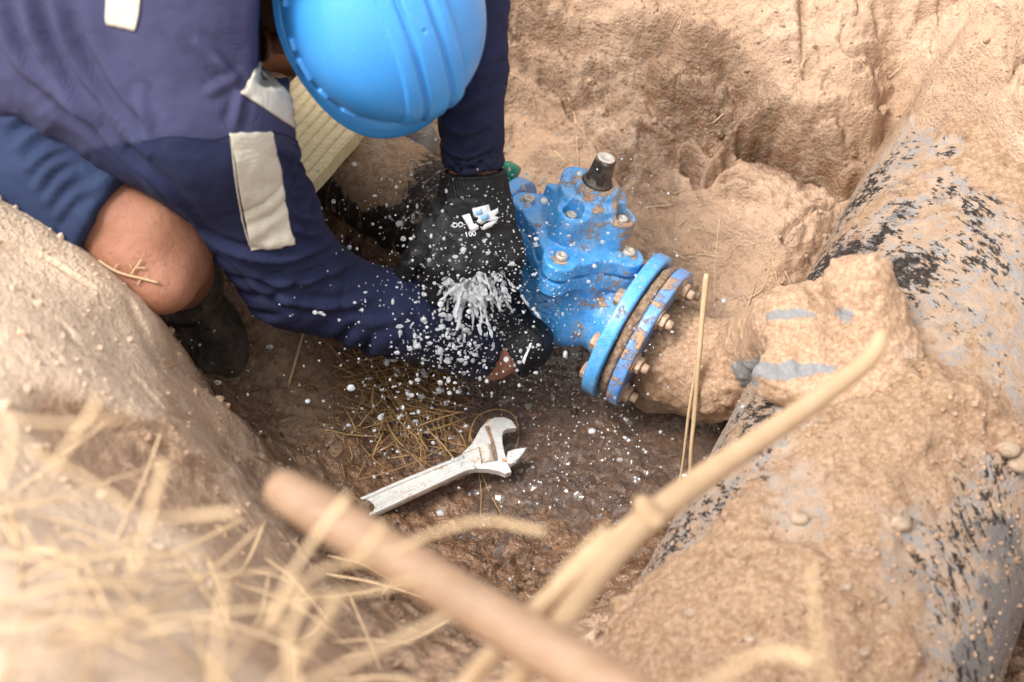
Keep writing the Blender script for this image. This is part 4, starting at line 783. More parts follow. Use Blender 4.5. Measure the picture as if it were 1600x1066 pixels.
for c_, w_, a_ in (([(0, 165), (40, 150), (90, 148)], .006, .006), ([(0, 195), (45, 178), (100, 165)], .006, .006), ([(20, 235), (60, 205), (120, 190)], .006, .005), ([(40, 270), (75, 240), (130, 225)], .005, .005), ([(55, 300), (80, 262), (125, 245)], .005, .005), ([(70, 325), (92, 290), (120, 270)], .005, .005), ([(85, 345), (115, 310), (160, 285)], .005, .004), ([(140, 180), (180, 220), (225, 250)], .007, .004), ([(150, 290), (185, 262), (220, 245)], .006, .003)):
    foldline(c_, w_, a_, SR0)
setco(me, V + nn * W[:, None])
me.attributes.new('dust', 'FLOAT', 'POINT').data.foreach_set('value', (-.12 + .42 * np.exp(-((tt - .62) / .22) ** 2) * sstep(-.06, .05, ax_)).astype(np.float32)); me.attributes.new('wetc', 'FLOAT', 'POINT').data.foreach_set('value', (.4 * (fbm(V, 8, 2, 77) > .25)).astype(np.float32))
shorts = obj('shorts', me, M['shorts'], person); SRB = bvh_of(me)
# ---- boot on the pit floor
toe = C3(338, 585, 2.07); BF = unit(toe - RA); s = SDF(np.minimum(RA, toe) - .13, np.maximum(RA, toe) + .13, .0035)
fl = thit(330, 575); heel = C3(272, 490, 2.11); toe = C3(342, 568, 2.09); heel[2] = -.005; toe[2] = -.015
s.cap(RA + (RK - RA) * .25, heel + [0, 0, .045], .062, .050, .03); s.cap(heel + [0, 0, .035], toe + [0, 0, .03], .045, .044, .03); s.cap(heel + [.02, -.0, .06], MID(heel, toe, .6) + [0, 0, .05], .05, .045, .03)
s.cap(heel + [0, 0, -.012], toe + [0, 0, -.014], .046, .050, .006); s.cap(MID(heel, toe, .75) + [0, 0, .03], toe + [0, 0, .025], .052, .046, .02)
s.plane(RA + (RK - RA) * .30, RK - RA, .12)
V, F = s.mesh(1); me = mkmesh('boot', V, F); nn = normals(me).copy(); setco(me, V + nn * (.0045 * ridged(V, 17, 3, 5) + .003 * fbm(V, 35, 4, 6))[:, None]); obj('boot', me, M['boot'], person)
# ---- gloves
for nm, H, Wp, ax_, back_ in (('upper', LHAND, LW, LE - LW, None), ('lower', RHAND, RWG, RE - RW, None)):
    P_ = np.array([Wp] + [p for c in H[1] for p in c[0]]); s = SDF(P_.min(0) - .075, P_.max(0) + .075, .0021); add_hand(s, H, .0030, .005)
    u = unit(Wp - P_[1:].mean(0)); cu = unit(ax_) if nm == 'upper' else unit(dirw(-.80, -.52, -.1)); c0 = Wp + cu * (.018 if nm == 'upper' else .012); s.cap(Wp - cu * .02, c0 + cu * .012, .036, .0375, .02); s.plane(c0, cu, .06); s.cap(Wp - cu * .002, c0 + cu * .03, .033, .034, .002, cut=True)
    V, F = s.mesh(1); me = mkmesh('glove', V, F); nn = normals(me).copy(); tcf = (V - c0) @ cu; cuff = sstep(-.030, -.02, tcf)
    an = np.arctan2((V - c0) @ unit(np.cross(cu, CF)), (V - c0) @ CF); W = .0011 * cuff * np.cos(an * 46) * .6 + .0022 * sstep(-.005, -.001, tcf) + (1 - cuff) * (.0022 * ridged(V, 38, 3, 8) + .0016 * fbm(V, 70, 3, 2)) - .001 * np.exp(-((tcf + .028) / .003) ** 2)
    setco(me, V + nn * W[:, None]); g = obj('glove', me, M['glove'], person)
    if nm == 'upper': GLB = bvh_of(me); GLO = g
    else:
        GRB = bvh_of(me); GRO = g; g['label'] = 'wet black glove with a white edged cuff'

# ---- pieces laid on cloth: a picture-space outline gets projected on the garment once, then has its own thickness
def cast(tree, px, py, off):
    d = Vector(rayd(px, py)); d.normalize(); h = tree.ray_cast(Vector(CAM), d)
    return None if h[0] is None else np.array(h[0] + h[1] * off * (1 if h[1].dot(d) < 0 else -1))
def patch(tree, quad, nu, nv, off, name, m, parent, thick=.0015, edge=.0, seed=0, wrk=0):
    a, b, c, d = [np.array(q, float) for q in quad]; V = []; last = None
    for i in range(nu):
        for j in range(nv):
            u, v = i / (nu - 1), j / (nv - 1); p = a * (1 - u) * (1 - v) + b * u * (1 - v) + c * u * v + d * (1 - u) * v
            e = edge * math.sin(17 * u + 9 * v + seed) * (1 if v in (0, 1) or u in (0, 1) else .3); h = cast(tree, p[0] + e, p[1] + e * .5, off + wrk * (1 + math.sin(v * 26 + 1.6 * math.sin(u * 4 + v * 5) + seed)) * (.25 + .75 * v) * (.4 + .6 * abs(math.sin(v * 9 + u * 2))))
            if h is None: h = last if last is not None else cast(tree, *MID(MID(a, c), p, .5), off)
            last = h; V.append(h)
    if any(v is None for v in V): return None
    F = [(i * nv + j, (i + 1) * nv + j, (i + 1) * nv + j + 1, i * nv + j + 1) for i in range(nu - 1) for j in range(nv - 1)]
    me = mkmesh(name, V, F, True, {'wetc': np.zeros(len(V)), 'dust': np.full(len(V), -.05)}); o = obj(name, me, m, parent); md = o.modifiers.new('thickness', 'SOLIDIFY'); md.thickness = thick; md.offset = 0; return o
def shape(tree, V2, F2, off, name, m, parent, thick=.0006):
    V = [cast(tree, x, y, off) for x, y in V2]
    if any(v is None for v in V): print('decal missed', name); return None
    o = obj(name, mkmesh(name, V, F2, True), m, parent); md = o.modifiers.new('thickness', 'SOLIDIFY'); md.thickness = thick; md.offset = 0; return o
def poly2(pts2, cuts=1):
    bm = bmesh.new(); f = bm.faces.new([bm.verts.new((x, y, 0)) for x, y in pts2]); bmesh.ops.triangulate(bm, faces=[f])
    for _ in range(cuts): bmesh.ops.subdivide_edges(bm, edges=bm.edges[:], cuts=1, use_grid_fill=True)
    bmesh.ops.triangulate(bm, faces=bm.faces[:]); bm.verts.index_update(); V = [(v.co.x, v.co.y) for v in bm.verts]; F = [tuple(v.index for v in f.verts) for f in bm.faces]; bm.free(); return V, F
patch(SHB, [(358, 208), (424, 206), (456, 378), (392, 392)], 26, 110, .0016, 'sleeve_strip', M['strip'], person, .002, 1.2, 0, .0016)
patch(SHB, [(166, -40), (228, -40), (212, 48), (167, 38)], 30, 16, .0016, 'back_strip', M['strip'], person, .002, .8, 3)
patch(SHB, [(404, 98), (418, 112), (470, 178), (472, 206)], 16, 6, .002, 'collar_strip', M['strip'], person) if False else None
patch(SHB, [(377, 146), (404, 97), (470, 172), (470, 208)], 30, 18, .0018, 'collar_strip', M['strip'], person, .003, .8, 5)
def seam(tree, ctrl, r, off, m, parent, name='seam', n=14):
    pts_ = [cast(tree, x, y, off) for x, y in curve([(a, b, 0) for a, b in ctrl], n)[:, :2]]; pts_ = [p for p in pts_ if p is not None]
    if len(pts_) > 3: obj(name, mkmesh(name, *tube(pts_, r, 6)), m, parent)
seam(SHB, [(222, 222), (270, 214), (330, 218), (370, 208)], .0011, .0, M['shirt'], person)
seam(SHB, [(424, 206), (448, 212), (468, 224)], .0011, .0, M['shirt'], person)
seam(SHB, [(360, 210), (366, 270), (378, 340), (393, 390)], .0008, .0026, M['strip'], person)
seam(SHB, [(423, 208), (434, 270), (445, 330), (456, 376)], .0008, .0026, M['strip'], person)
# print on the back of the upper glove
def ptext(txt, cx_, cy_, size, rot, m, tree, parent, off=.0011, bold=.01):
    V, F = text_mesh(txt, 1.0, 0, bold); V = V[:, :2] - V[:, :2].mean(0); c, s_ = math.cos(rot), math.sin(rot)
    V2 = [(cx_ + size * (x * c - y * s_ * -1 * -1), cy_ - size * (x * s_ + y * c)) for x, y in V]; return shape(tree, V2, F, off, 'glove_print', m, parent)
for pl in ([(722, 337), (734, 333), (740, 349), (748, 352), (748, 357), (741, 361), (735, 361), (731, 352)], [(738, 326), (763, 319), (766, 330), (774, 327), (777, 324), (778, 332), (772, 337), (780, 340), (772, 346), (760, 345), (752, 350), (745, 346), (748, 340), (741, 338)], [(752, 358), (757, 350), (768, 346), (778, 343), (768, 353), (757, 359)]):
    V2, F2 = poly2(pl, 1); shape(GLB, V2, F2, .0012, 'glove_print', M['white'], GLO)
for pl in ([(743, 330), (752, 328), (754, 334), (745, 336)], [(750, 338), (762, 334), (764, 341), (753, 345)]):
    V2, F2 = poly2(pl, 1); shape(GLB, V2, F2, .0020, 'glove_print', M['lblue'], GLO)
ptext('DO', 716.5, 351, 11, .1, M['white'], GLB, GLO, .0012, .02); ptext('100', 737, 365, 12, .2, M['white'], GLB, GLO, .0012, .02)
# white edge on the lower glove's cuff
patch(GRB, [(828, 536), (831, 536), (818, 568), (814, 566)], 14, 4, .0016, 'cuff_edge', M['white'], GRO, .001)

# ------------------------------------------------------------------ hard hat
hat = root('hard_hat', 'glossy sky blue hard hat on the bowed head of the worker', 'hard hat', tuple(HC + HU * .05))
RC = HRC
A_, B_, H_ = .1125, .132, .136
def hat_pt(phi, t, off=0.0):
    """phi around from the peak, t 0 at the rim to 1 at the crown"""
    el = t * math.pi / 2; cr = math.cos(el) ** (.80 + .22 * float(sstep(.45, 1, np.array(t)))); x = A_ * cr * math.sin(phi); y = B_ * cr * math.cos(phi); z = H_ * math.sin(el) ** .92
    d = np.array([x / A_ ** 2, y / B_ ** 2, z / H_ ** 2]); d /= np.linalg.norm(d) + 1e-9
    ax = abs(x); fr = min(1, max(0, (t - .12) / .18)); up_ = 0.0
    sm = lambda a, b, v: float(sstep(a, b, np.array(v)))
    up_ += .0048 * sm(.0365, .0325, ax) * fr; up_ -= .0040 * sm(.0215, .0185, ax) * fr; up_ += .0044 * sm(.0125, .0095, ax) * fr
    up_ += .0020 * sm(.0, -.02, z - .012)
    q = np.array([x, y, z]) + d * (up_ + off); return RC + q[0] * HS + q[1] * HF + q[2] * HU
nph, ntt = 288, 84; V = []
for j in range(ntt):
    for i in range(nph): V.append(hat_pt(2 * math.pi * i / nph, .985 * j / (ntt - 1) if j < ntt - 1 else 1.0))
F = [(j * nph + i, j * nph + (i + 1) % nph, (j + 1) * nph + (i + 1) % nph, (j + 1) * nph + i) for j in range(ntt - 1) for i in range(nph)]
me = mkmesh('shell', V, F, True, {'dirt': [(-.30 + .22 * max(0, 1 - (k // nph) / 14)) for k in range(len(V))]}); sh = obj('shell', me, M['helmet'], hat); md = sh.modifiers.new('thick', 'SOLIDIFY'); md.thickness = .003; md.offset = -1
# brim: narrow gutter all round, widening into a drooping peak in front
V = []; nb = 7
for i in range(nph):
    phi = 2 * math.pi * i / nph; c = math.cos(phi); pk = max(0, c) ** 3.0; wdt = .011 + .030 * pk; base = hat_pt(phi, 0.0) ; out_ = unit(HS * math.sin(phi) / A_ + HF * math.cos(phi) / B_)
    for k in range(nb):
        f = k / (nb - 1); droop = -(.010 * f * f + .022 * pk * f ** 1.5) + (.004 if k == nb - 1 else 0) - .001; V.append(base + out_ * (wdt * f - .002) + HU * droop + HU * (.0035 * math.sin(f * 3.0)))
F = [(i * nb + k, i * nb + k + 1, ((i + 1) % nph) * nb + k + 1, ((i + 1) % nph) * nb + k) for i in range(nph) for k in range(nb - 1)]
br_ = obj('brim', mkmesh('brim', V, F, True, {'dirt': np.full(len(V), -.08)}), M['helmet'], hat); md = br_.modifiers.new('thick', 'SOLIDIFY'); md.thickness = .0028; md.offset = 0; md = br_.modifiers.new('b', 'BEVEL'); md.width = .0008; md.limit_method = 'ANGLE'
# raised bead above the brim and the slots for ear defenders
bead = [hat_pt(p, .055, .0012) for p in np.linspace(-.9, .9, 40)]; obj('bead', mkmesh('bead', *tube(bead, .0028, 8), attrs=None), M['helmet'], hat)
for sg in (1, -1):
    for phi, sx, sy in ((.80, .020, .010), (1.10, .016, .011), (1.38, .030, .009), (1.62, .016, .012), (2.05, .030, .010)):
        p = hat_pt(sg * phi, .075, .001); p2 = hat_pt(sg * (phi + .05), .075, .001); tdir_ = unit(p2 - p); o_ = unit(HS * math.sin(sg * phi) / A_ + HF * math.cos(phi) / B_); o_ = unit(o_ - (o_ @ tdir_) * tdir_)
        lg = obj('slot_lug', mkmesh('slot_lug', *bbox(p + o_ * .002, [tdir_, np.cross(tdir_, o_), o_], (sx, .015, .010), .003, 3), attrs=None), M['helmet'], hat)
        if sx > .025: obj('slot', mkmesh('slot', *bbox(p + o_ * .0066 + np.cross(tdir_, o_) * .0, [tdir_, np.cross(tdir_, o_), o_], (sx * .6, .005, .002), .0008, 1)), M['dark'], lg)
# ------------------------------------------------------------------ adjustable wrench lying in the mud
def cp(X, Y): return (540 + X * .1875, 640 + Y * .1875)
w0 = Gz(762, 728, -.036); wn = unit(np.array([.17, -.06, 1.0])); 
def onpl(px, py): d = rayd(px, py); return CAM + d * (((w0 - CAM) @ wn) / (d @ wn))
wx_ = unit(onpl(*cp(-400, 985)) - onpl(*cp(1050, 390))); wy_ = np.cross(wn, wx_)
def w2(X, Y): q = onpl(*cp(X, Y)) - w0; return (q @ wx_, q @ wy_)
wr = root('adjustable_wrench', 'muddy chrome adjustable wrench lying open jawed in the wet mud', 'wrench', tuple(w0))
outer = [(-1000, 1225), (-420, 985), (20, 795), (420, 620), (800, 462), (960, 392), (1050, 300), (1120, 175), (1180, 108), (1240, 86), (1310, 84), (1375, 108), (1420, 172), (1345, 182), (1310, 205), (1300, 245), (1303, 300), (1320, 380), (1345, 460), (1378, 540), (1330, 556), (1280, 535), (1180, 515), (1080, 512), (985, 535), (780, 635), (600, 722), (180, 920), (-380, 1180), (-950, 1440), (-1040, 1440), (-1080, 1300)]
hole = [(1108, 330), (1225, 300), (1262, 445), (1130, 468)]
ring = outer[:6] + [outer[6]] + [hole[0], hole[3], hole[2], hole[1], hole[0]] + outer[6:]
def wpoly(name, pl, z0, th, m=M['steel'], bev=.0008, par=wr): return obj(name, mkmesh(name, *extrude_poly([w2(*p) for p in pl], w0 + wn * z0, wx_, wy_, wn, th, bev), smooth=False), m, par)
# solid built in convex-ish pieces round the screw window
wpoly('handle', [(-1000, 1225), (-420, 985), (20, 795), (420, 620), (800, 462), (960, 392), (1108, 330), (1130, 468), (1080, 512), (985, 535), (780, 635), (600, 722), (180, 920), (-380, 1180), (-950, 1440), (-1040, 1440), (-1080, 1300)], 0, .009)
wpoly('fixed_jaw', [(960, 392), (1050, 300), (1120, 175), (1180, 108), (1240, 86), (1310, 84), (1375, 108), (1420, 172), (1345, 182), (1310, 205), (1300, 245), (1303, 300), (1320, 380), (1345, 460), (1262, 445), (1225, 300), (1108, 330)], .001, .013, bev=.0015)
wpoly('jaw_track', [(1080, 512), (1130, 468), (1262, 445), (1345, 460), (1378, 540), (1330, 556), (1280, 535), (1180, 515)], .001, .012, bev=.0012)
wpoly('sliding_jaw', [(1345, 372), (1400, 352), (1502, 338), (1478, 385), (1440, 430), (1378, 478), (1345, 470), (1335, 420)], .002, .013, bev=.0018)
wpoly('jaw_slot', [(1150, 165), (1185, 160), (1215, 250), (1240, 330), (1262, 440), (1248, 444), (1205, 300)], .008, .0016, M['gask'], .0003)
for off, nm in ((0, 'rib'), (1, 'rib')):
    a = [(-900, 1200), (20, 812), (420, 636), (800, 480), (975, 412)] if off == 0 else [(-860, 1400), (180, 900), (600, 702), (780, 618), (985, 522), (1075, 502)]
    pts_ = [w0 + wx_ * w2(*p)[0] + wy_ * w2(*p)[1] + wn * .0052 for p in a]; obj('rib', mkmesh('rib', *tube(curve(pts_, 6), .0030, 8, 1, wn), True), M['steel'], wr)
wpoly('raised_panel', [(-700, 1180), (-690, 1230), (120, 880), (300, 800), (760, 590), (960, 495), (965, 455), (900, 470), (400, 700), (60, 850)], .0050, .0016, M['steel'], .0006)
a, b = [w0 + wx_ * w2(*p)[0] + wy_ * w2(*p)[1] - wn * .0005 for p in ((1168, 322), (1196, 450))]; pr = []
for k in range(33): pr.append((np.linalg.norm(b - a) * k / 32, .0088 + .0017 * (1 if k % 6 < 3 else -1)))
obj('adjusting_screw', mkmesh('adjusting_screw', *lathe(pr, a + wn * .002, b - a, 24), True), M['zinc'], wr)
V, F = text_mesh('CHROME VANADIUM', 1, 0, .0); V = V[:, :2] - V[:, :2].mean(0); hd = unit(onpl(*cp(760, 560)) - onpl(*cp(200, 815))); hn_ = np.cross(wn, hd); tc = onpl(*cp(420, 735)) + wn * .0062
obj('stamped_lettering', mkmesh('stamped_lettering', [tc + hd * x * .0085 + hn_ * y * .0085 for x, y in V], F, False), M['zinc'], wr)

# ------------------------------------------------------------------ plank, buried pipe end
def g3(px, py, z): return Gz(px, py, z)
pa, pb = g3(480, 292, .245), g3(538, 226, .245); pd = unit(pb - pa); pw = unit(np.cross([0, 0, 1], pd)); pw = pw if pw @ CR < 0 else -pw; pn = unit(np.cross(pd, pw)); pn = pn if pn[2] > 0 else -pn
prof = []; wdt = .145; ng = 9
for k in range(ng): 
    x0_ = wdt * k / ng; st_ = wdt / ng; prof += [(x0_ + st_ * .02, -.0035), (x0_ + st_ * .22, 0), (x0_ + st_ * .80, 0), (x0_ + st_ * .98, -.0035)]
prof += [(wdt, -.027), (0, -.027)]; V = []; 
for sft in np.linspace(-.035, .30, 30):
    for x, z in prof: V.append(pa + pd * sft + pw * (x + .0006 * math.sin(sft * 90)) + pn * z)
npf = len(prof); F = [(i * npf + k, i * npf + (k + 1) % npf, (i + 1) * npf + (k + 1) % npf, (i + 1) * npf + k) for i in range(29) for k in range(npf)] + [tuple(range(npf)), tuple(range(29 * npf + npf - 1, 29 * npf - 1, -1))]
obj('plank', mkmesh('plank', V, F, False), M['plank'], None, 'pale grooved wooden plank lying over the black pipe beside the worker', 'plank')
a, b = g3(600, 165, .14), g3(645, 225, .12); s = SDF(np.minimum(a, b) - .1, np.maximum(a, b) + .1, .003); s.cyl(a - unit(b - a) * .04, b + unit(b - a) * .012, .040, .018, .01); s.ell(b, E3, (.036, .034, .03), .015)
V, F = s.mesh(1); me = mkmesh('buried_pipe_end', V, F); nn = normals(me).copy(); setco(me, V + nn * (.004 * fbm(V, 30, 4, 3))[:, None])
for nm, a_ in (('bare', .25), ('pale', -.2), ('wet', .35)): me.attributes.new(nm, 'FLOAT', 'POINT').data.foreach_set('value', np.full(len(V), a_, np.float32))
obj('buried_pipe_end', me, M['fit'], None, 'rounded grey muddy pipe end poking from the sand under the hard hat peak', 'pipe')

# ------------------------------------------------------------------ wooden tool handle across the near bank
ha, hb = P(428, 757, 1.04), P(1080, 1150, .86); hu = unit(hb - ha); L = np.linalg.norm(hb - ha)
prf = [(0, .004), (.002, .012), (.006, .0145), (.014, .0162), (.03, .0168)] + [(t, .0168 + .0006 * math.sin(t * 30)) for t in np.linspace(.05, L, 24)]
obj('tool_handle', mkmesh('tool_handle', *lathe(prf, ha, hu, 40)), M['handle'], None, 'thick round wooden tool handle slanting across the near bank', 'tool handle')

# ------------------------------------------------------------------ straw
def straw_mesh(pts_, r, taper=.5, flat=.55, n=6, node=True):
    pts_ = np.asarray(pts_); m = len(pts_); t = np.linspace(0, 1, m); rr_ = r * (1 - (1 - taper) * t) * (1 + .08 * np.sin(t * 23)); rr_[0] *= .7; rr_[-1] *= .5
    return tube(pts_, rr_, n, flat)
def straw(pts_, r, label, group=None, m=None, taper=.5, sm=8, flat=.6):
    o = obj('straw', mkmesh('straw', *straw_mesh(curve(pts_, sm), r, taper, flat)), m or M['straw'], None, label, 'straw', group); return o
def lay(ctrl, r, label, group=None, lift=.003, trees=(), m=None):
    pts_ = []
    for i, c in enumerate(ctrl):
        p, n_ = surfhit(c[0], c[1], *trees); pts_.append(p + np.array([0, 0, 1]) * (lift + (c[2] if len(c) > 2 else 0)))
    return straw(pts_, r, label, group, m)
# standing broken stalk in focus in front of the branch
straw([P(1104, 428, 1.86), P(1096, 500, 1.88), P(1090, 560, 1.90), P(1077, 640, 1.94), P(1064, 740, 2.0), P(1050, 778, 2.03)], .0034, 'tall split straw standing upright in front of the muddy branch pipe, its left strand', taper=.35)
straw([P(1104, 428, 1.86), P(1097, 500, 1.88), P(1091, 570, 1.90), P(1085, 650, 1.94), P(1080, 700, 1.96), P(1078, 760, 2.0)], .0040, 'tall split straw standing upright in front of the muddy branch pipe, its right strand', taper=.6)
lay([(1110, 432, .12), (1108, 470, .08), (1112, 510, .03)], .0008, 'hair thin straw hanging from the top of the upright split straw')
fine = 'fine dry straws scattered on the pit walls'
for i, c in enumerate([[(1048, 50), (1056, 34), (1066, 20)], [(1060, 50), (1066, 30)], [(1240, 115), (1252, 103), (1264, 90)], [(1250, 112), (1258, 92)], [(1388, 124), (1398, 116), (1410, 104)], [(888, 155), (898, 185), (901, 220), (904, 262)], [(775, 110), (812, 125), (832, 150), (838, 192)], [(778, 142), (796, 140)], [(866, 238), (888, 258)], [(1008, 326), (1030, 324), (1052, 322)], [(1052, 306), (1075, 296)], [(1220, 150), (1236, 138)],
    [(1163, 492), (1172, 470), (1182, 440)], [(1206, 408), (1214, 440), (1222, 470)], [(1226, 425), (1236, 450), (1240, 484)], [(1166, 470), (1190, 455), (1200, 430)], [(1186, 496), (1215, 484), (1235, 480)], [(1075, 405), (1096, 400), (1120, 404)], [(1210, 350), (1226, 372)], [(1052, 395), (1072, 408)], [(1060, 356), (1072, 344)], [(1130, 180), (1112, 196)]]):
    lay(c, .0012, 'thin pale straw sticking to the sandy pit wall beyond the valve', 'fine straws on the pit wall', .003)
lay([(450, 607, .0), (470, 560, .02), (492, 512, .05)], .0022, 'single bright straw leaning up towards the elbow of the navy sleeve')
lay([(255, 577), (272, 572), (292, 568)], .0012, 'short pale straw on the crest of the near sand bank beside the boot')
lay([(408, 500, .0), (420, 480, .01), (428, 462, .02)], .0016, 'short straw stub standing on the floor under the upper sleeve')
# straws caught round the wrench
for c, lb in (([(733, 700, .01), (738, 678, .014), (750, 662, .018), (780, 655, .02), (803, 664, .018), (810, 690, .016), (806, 712, .014), (795, 728, .014), (765, 742, .012), (742, 745, .006)], 'thin looping straw wrapped right round the wrench jaw'),
              ([(734, 690, .014), (744, 720, .018), (748, 745, .014), (752, 775, .004), (751, 812, .002)], 'straight straw crossing the wrench neck and pointing to the picture foot'),
              ([(742, 715, .016), (752, 748, .012), (768, 780, .004), (783, 806, .002)], 'forked straw running from the wrench neck to lower right'), ([(560, 752, .0), (600, 745, .004), (650, 728, .006), (700, 700, .004)], 'long curved straw arching just above the wrench shaft')):
    lay(c, .0013, lb, None, .004, m=M['strawd'])
# countable straws strewn over the pit floor
for i in range(46):
    px = random.choice([random.uniform(400, 760), random.uniform(480, 720)]); py = random.uniform(520, 800); a = random.uniform(0, math.pi); Lp = random.uniform(18, 60)
    if px > 560 and 690 < py and abs((py - 735) + (px - 740) * .3) < 35: continue
    k = random.uniform(-12, 12); c = [(px - math.cos(a) * Lp / 2, py - math.sin(a) * Lp / 2), (px + k * math.sin(a), py - k * math.cos(a)), (px + math.cos(a) * Lp / 2, py + math.sin(a) * Lp / 2)]
    lay(c, random.uniform(.0006, .0015), 'damp brown straw strewn on the wet pit floor left of the wrench', 'damp straws on the pit floor', .003, m=M['strawd'])
# matted wet straw under the sleeve
parts = []; gc = thit(612, 622)
for i in range(300):
    px = random.gauss(626, 52); py = random.gauss(618, 50) + (px - 622) * .25; 
    if not (520 < px < 760 and 500 < py < 735): continue
    c0 = thit(px, py); a = random.choice([random.gauss(-.95, .35), random.gauss(-.2, .5), random.uniform(0, 3)]); Ls = random.uniform(.015, .095); d = np.array([math.cos(a), math.sin(a), 0]); b = np.array([-d[1], d[0], 0]) * random.gauss(0, .05); h = random.uniform(.001, .020); tl = random.gauss(0, .22)
    pts_ = [c0 + d * Ls * (t - .5) + b * Ls * (1 - (2 * t - 1) ** 2) + np.array([0, 0, h + tl * Ls * (t - .5)]) for t in np.linspace(0, 1, 6)]
    for p in pts_: p[2] = max(p[2], tz(p[0], p[1]) + .0008)
    parts.append(straw_mesh(pts_, random.uniform(.0005, .0012) * random.choice([1, 1, 1.7]), .6, .7, 5))
obj('matted_straw', mkmesh('matted_straw', *join(parts)), M['strawd'], None, 'tangled mat of wet brown straw below the soaked sleeve', 'straw', kind='stuff')
# out of focus straws close to the lens on the near bank
FG = [([(158, 622, .98), (105, 700, .97), (48, 792, .95)], .0050, 'broad blurred straw slanting alone over the left end of the bank'),
 ([(40, 700, 1.0), (130, 745, 1.0), (208, 800, .98)], .0040, 'blurred straw sloping down right under the broad one at far left'),
 ([(0, 650, 1.0), (100, 662, 1.0), (210, 652, 1.0)], .0032, 'faint horizontal straw along the left picture edge'),
 ([(0, 760, .92), (20, 690, .95), (12, 640, .98)], .0045, 'upright blurred straw touching the left picture edge'),
 ([(545, 772, 1.02), (492, 842, 1.0), (452, 905, .97), (425, 985, .93)], .0042, 'blurred straw crossing over the tool handle near its end'),
 ([(602, 818, 1.02), (560, 868, 1.0), (480, 905, .97), (400, 990, .93), (330, 1075, .88)], .0044, 'blurred forked straw crossing the middle of the tool handle'),
 ([(856, 832, 1.05), (760, 814, 1.05), (680, 832, 1.04), (600, 868, 1.02), (500, 890, 1.0)], .0042, 'arched blurred straw hanging over the wrench shaft'),
 ([(372, 800, .98), (300, 806, .98), (225, 812, .97)], .0042, 'short level blurred straw left of the handle tip'),
 ([(258, 722, .98), (235, 800, .96), (205, 905, .92)], .0048, 'steep pale blurred straw rising left of the handle tip'),
 ([(480, 930, .93), (450, 1000, .90), (470, 1090, .86)], .0042, 'steep blurred straw under the handle at the picture foot'),
 ([(530, 930, .93), (480, 1010, .89), (410, 1090, .86)], .0048, 'pale blurred straw leaning left at the picture foot'),
 ([(350, 900, .93), (345, 980, .90), (330, 1090, .86)], .0038, 'near vertical blurred straw left of centre at the picture foot'),
 ([(700, 962, .97), (600, 1010, .93), (470, 1075, .88)], .0046, 'blurred straw sloping down left beneath the handle'),
 ([(950, 822, 1.08), (900, 870, 1.06), (862, 912, 1.04)], .0042, 'yellowish blurred straw tip beside the thick cane node'),
 ([(1275, 1035, .90), (1205, 1018, .90), (1120, 1062, .88), (1060, 1110, .86)], .0060, 'bent blurred straw arching at the foot right of the thick cane'),
 ([(1268, 880, 1.0), (1275, 970, .95), (1300, 1080, .9)], .0032, 'faint upright blurred straw over the sandy crust of the large pipe'),
 ([(660, 905, .98), (560, 925, .96), (420, 935, .93)], .0036, 'level blurred straw passing under the tool handle'),
 ([(60, 660, 1.0), (85, 690, 1.0), (100, 715, 1.0)], .0012, 'hair thin yellow straw crossing the broad blurred one')]
for c, r, lb in FG: straw([P(q_[0], q_[1], q_[2] * .84) for q_ in c], r * .56, lb, taper=.7)
for i in range(64):
    px = random.uniform(-40, 620); py = random.uniform(800, 1090)
    if py < 800 + (px - 100) * .12: continue
    g = thit(px, py); a = random.gauss(-.8, .9); Ls = random.uniform(.05, .16); d = np.array([math.cos(a), math.sin(a), random.uniform(-.1, .35)])
    pts_ = [g + d * Ls * (t - .3) + np.array([0, 0, .012 + .02 * math.sin(t * 3)]) for t in (0, .5, 1)]
    for p in pts_: p[2] = max(p[2], tz(p[0], p[1]) + .002)
    straw(pts_, random.uniform(.0010, .0024), 'blurred dry straw lying in the heap on the near bank at lower left', 'blurred straws heaped on the near bank', taper=.7, sm=5)
# the thick cane close to the lens
cane = root('cane', 'thick pale forked cane sweeping across the lower right close to the lens', 'cane', tuple(P(800, 1066, .92)))
c1 = curve([P(1378, 520, 1.26), P(1362, 556, 1.25), P(1310, 600, 1.23), P(1200, 678, 1.18), P(1100, 745, 1.13), P(1012, 812, 1.08)], 10); n1 = len(c1); r1 = np.linspace(.0075, .0112, n1); r1[:6] *= np.linspace(.8, 1, 6)
obj('upper_stem', mkmesh('upper_stem', *tube(c1, r1, 16)), M['cane'], cane)
c2 = curve([P(1012, 812, 1.08), P(950, 880, 1.03), P(880, 970, .97), P(800, 1075, .91), P(740, 1160, .87)], 10); obj('split_stem', mkmesh('split_stem', *tube(c2, np.linspace(.0098, .0080, len(c2)), 14, .8)), M['cane'], cane)
c3 = curve([P(1006, 806, 1.085), P(930, 868, 1.04), P(830, 960, .99), P(740, 1055, .94), P(660, 1160, .9)], 10); obj('split_stem', mkmesh('split_stem', *tube(c3, np.linspace(.0076, .0068, len(c3)), 14, .8)), M['cane'], cane)
obj('node_stub', mkmesh('node_stub', *tube(curve([P(1020, 815, 1.08), P(1008, 795, 1.075), P(1000, 780, 1.07)], 5), [.013, .0125, .012, .011, .010, .0095, .009, .008, .007, .006, .005][:11], 12)), M['cane'], cane)
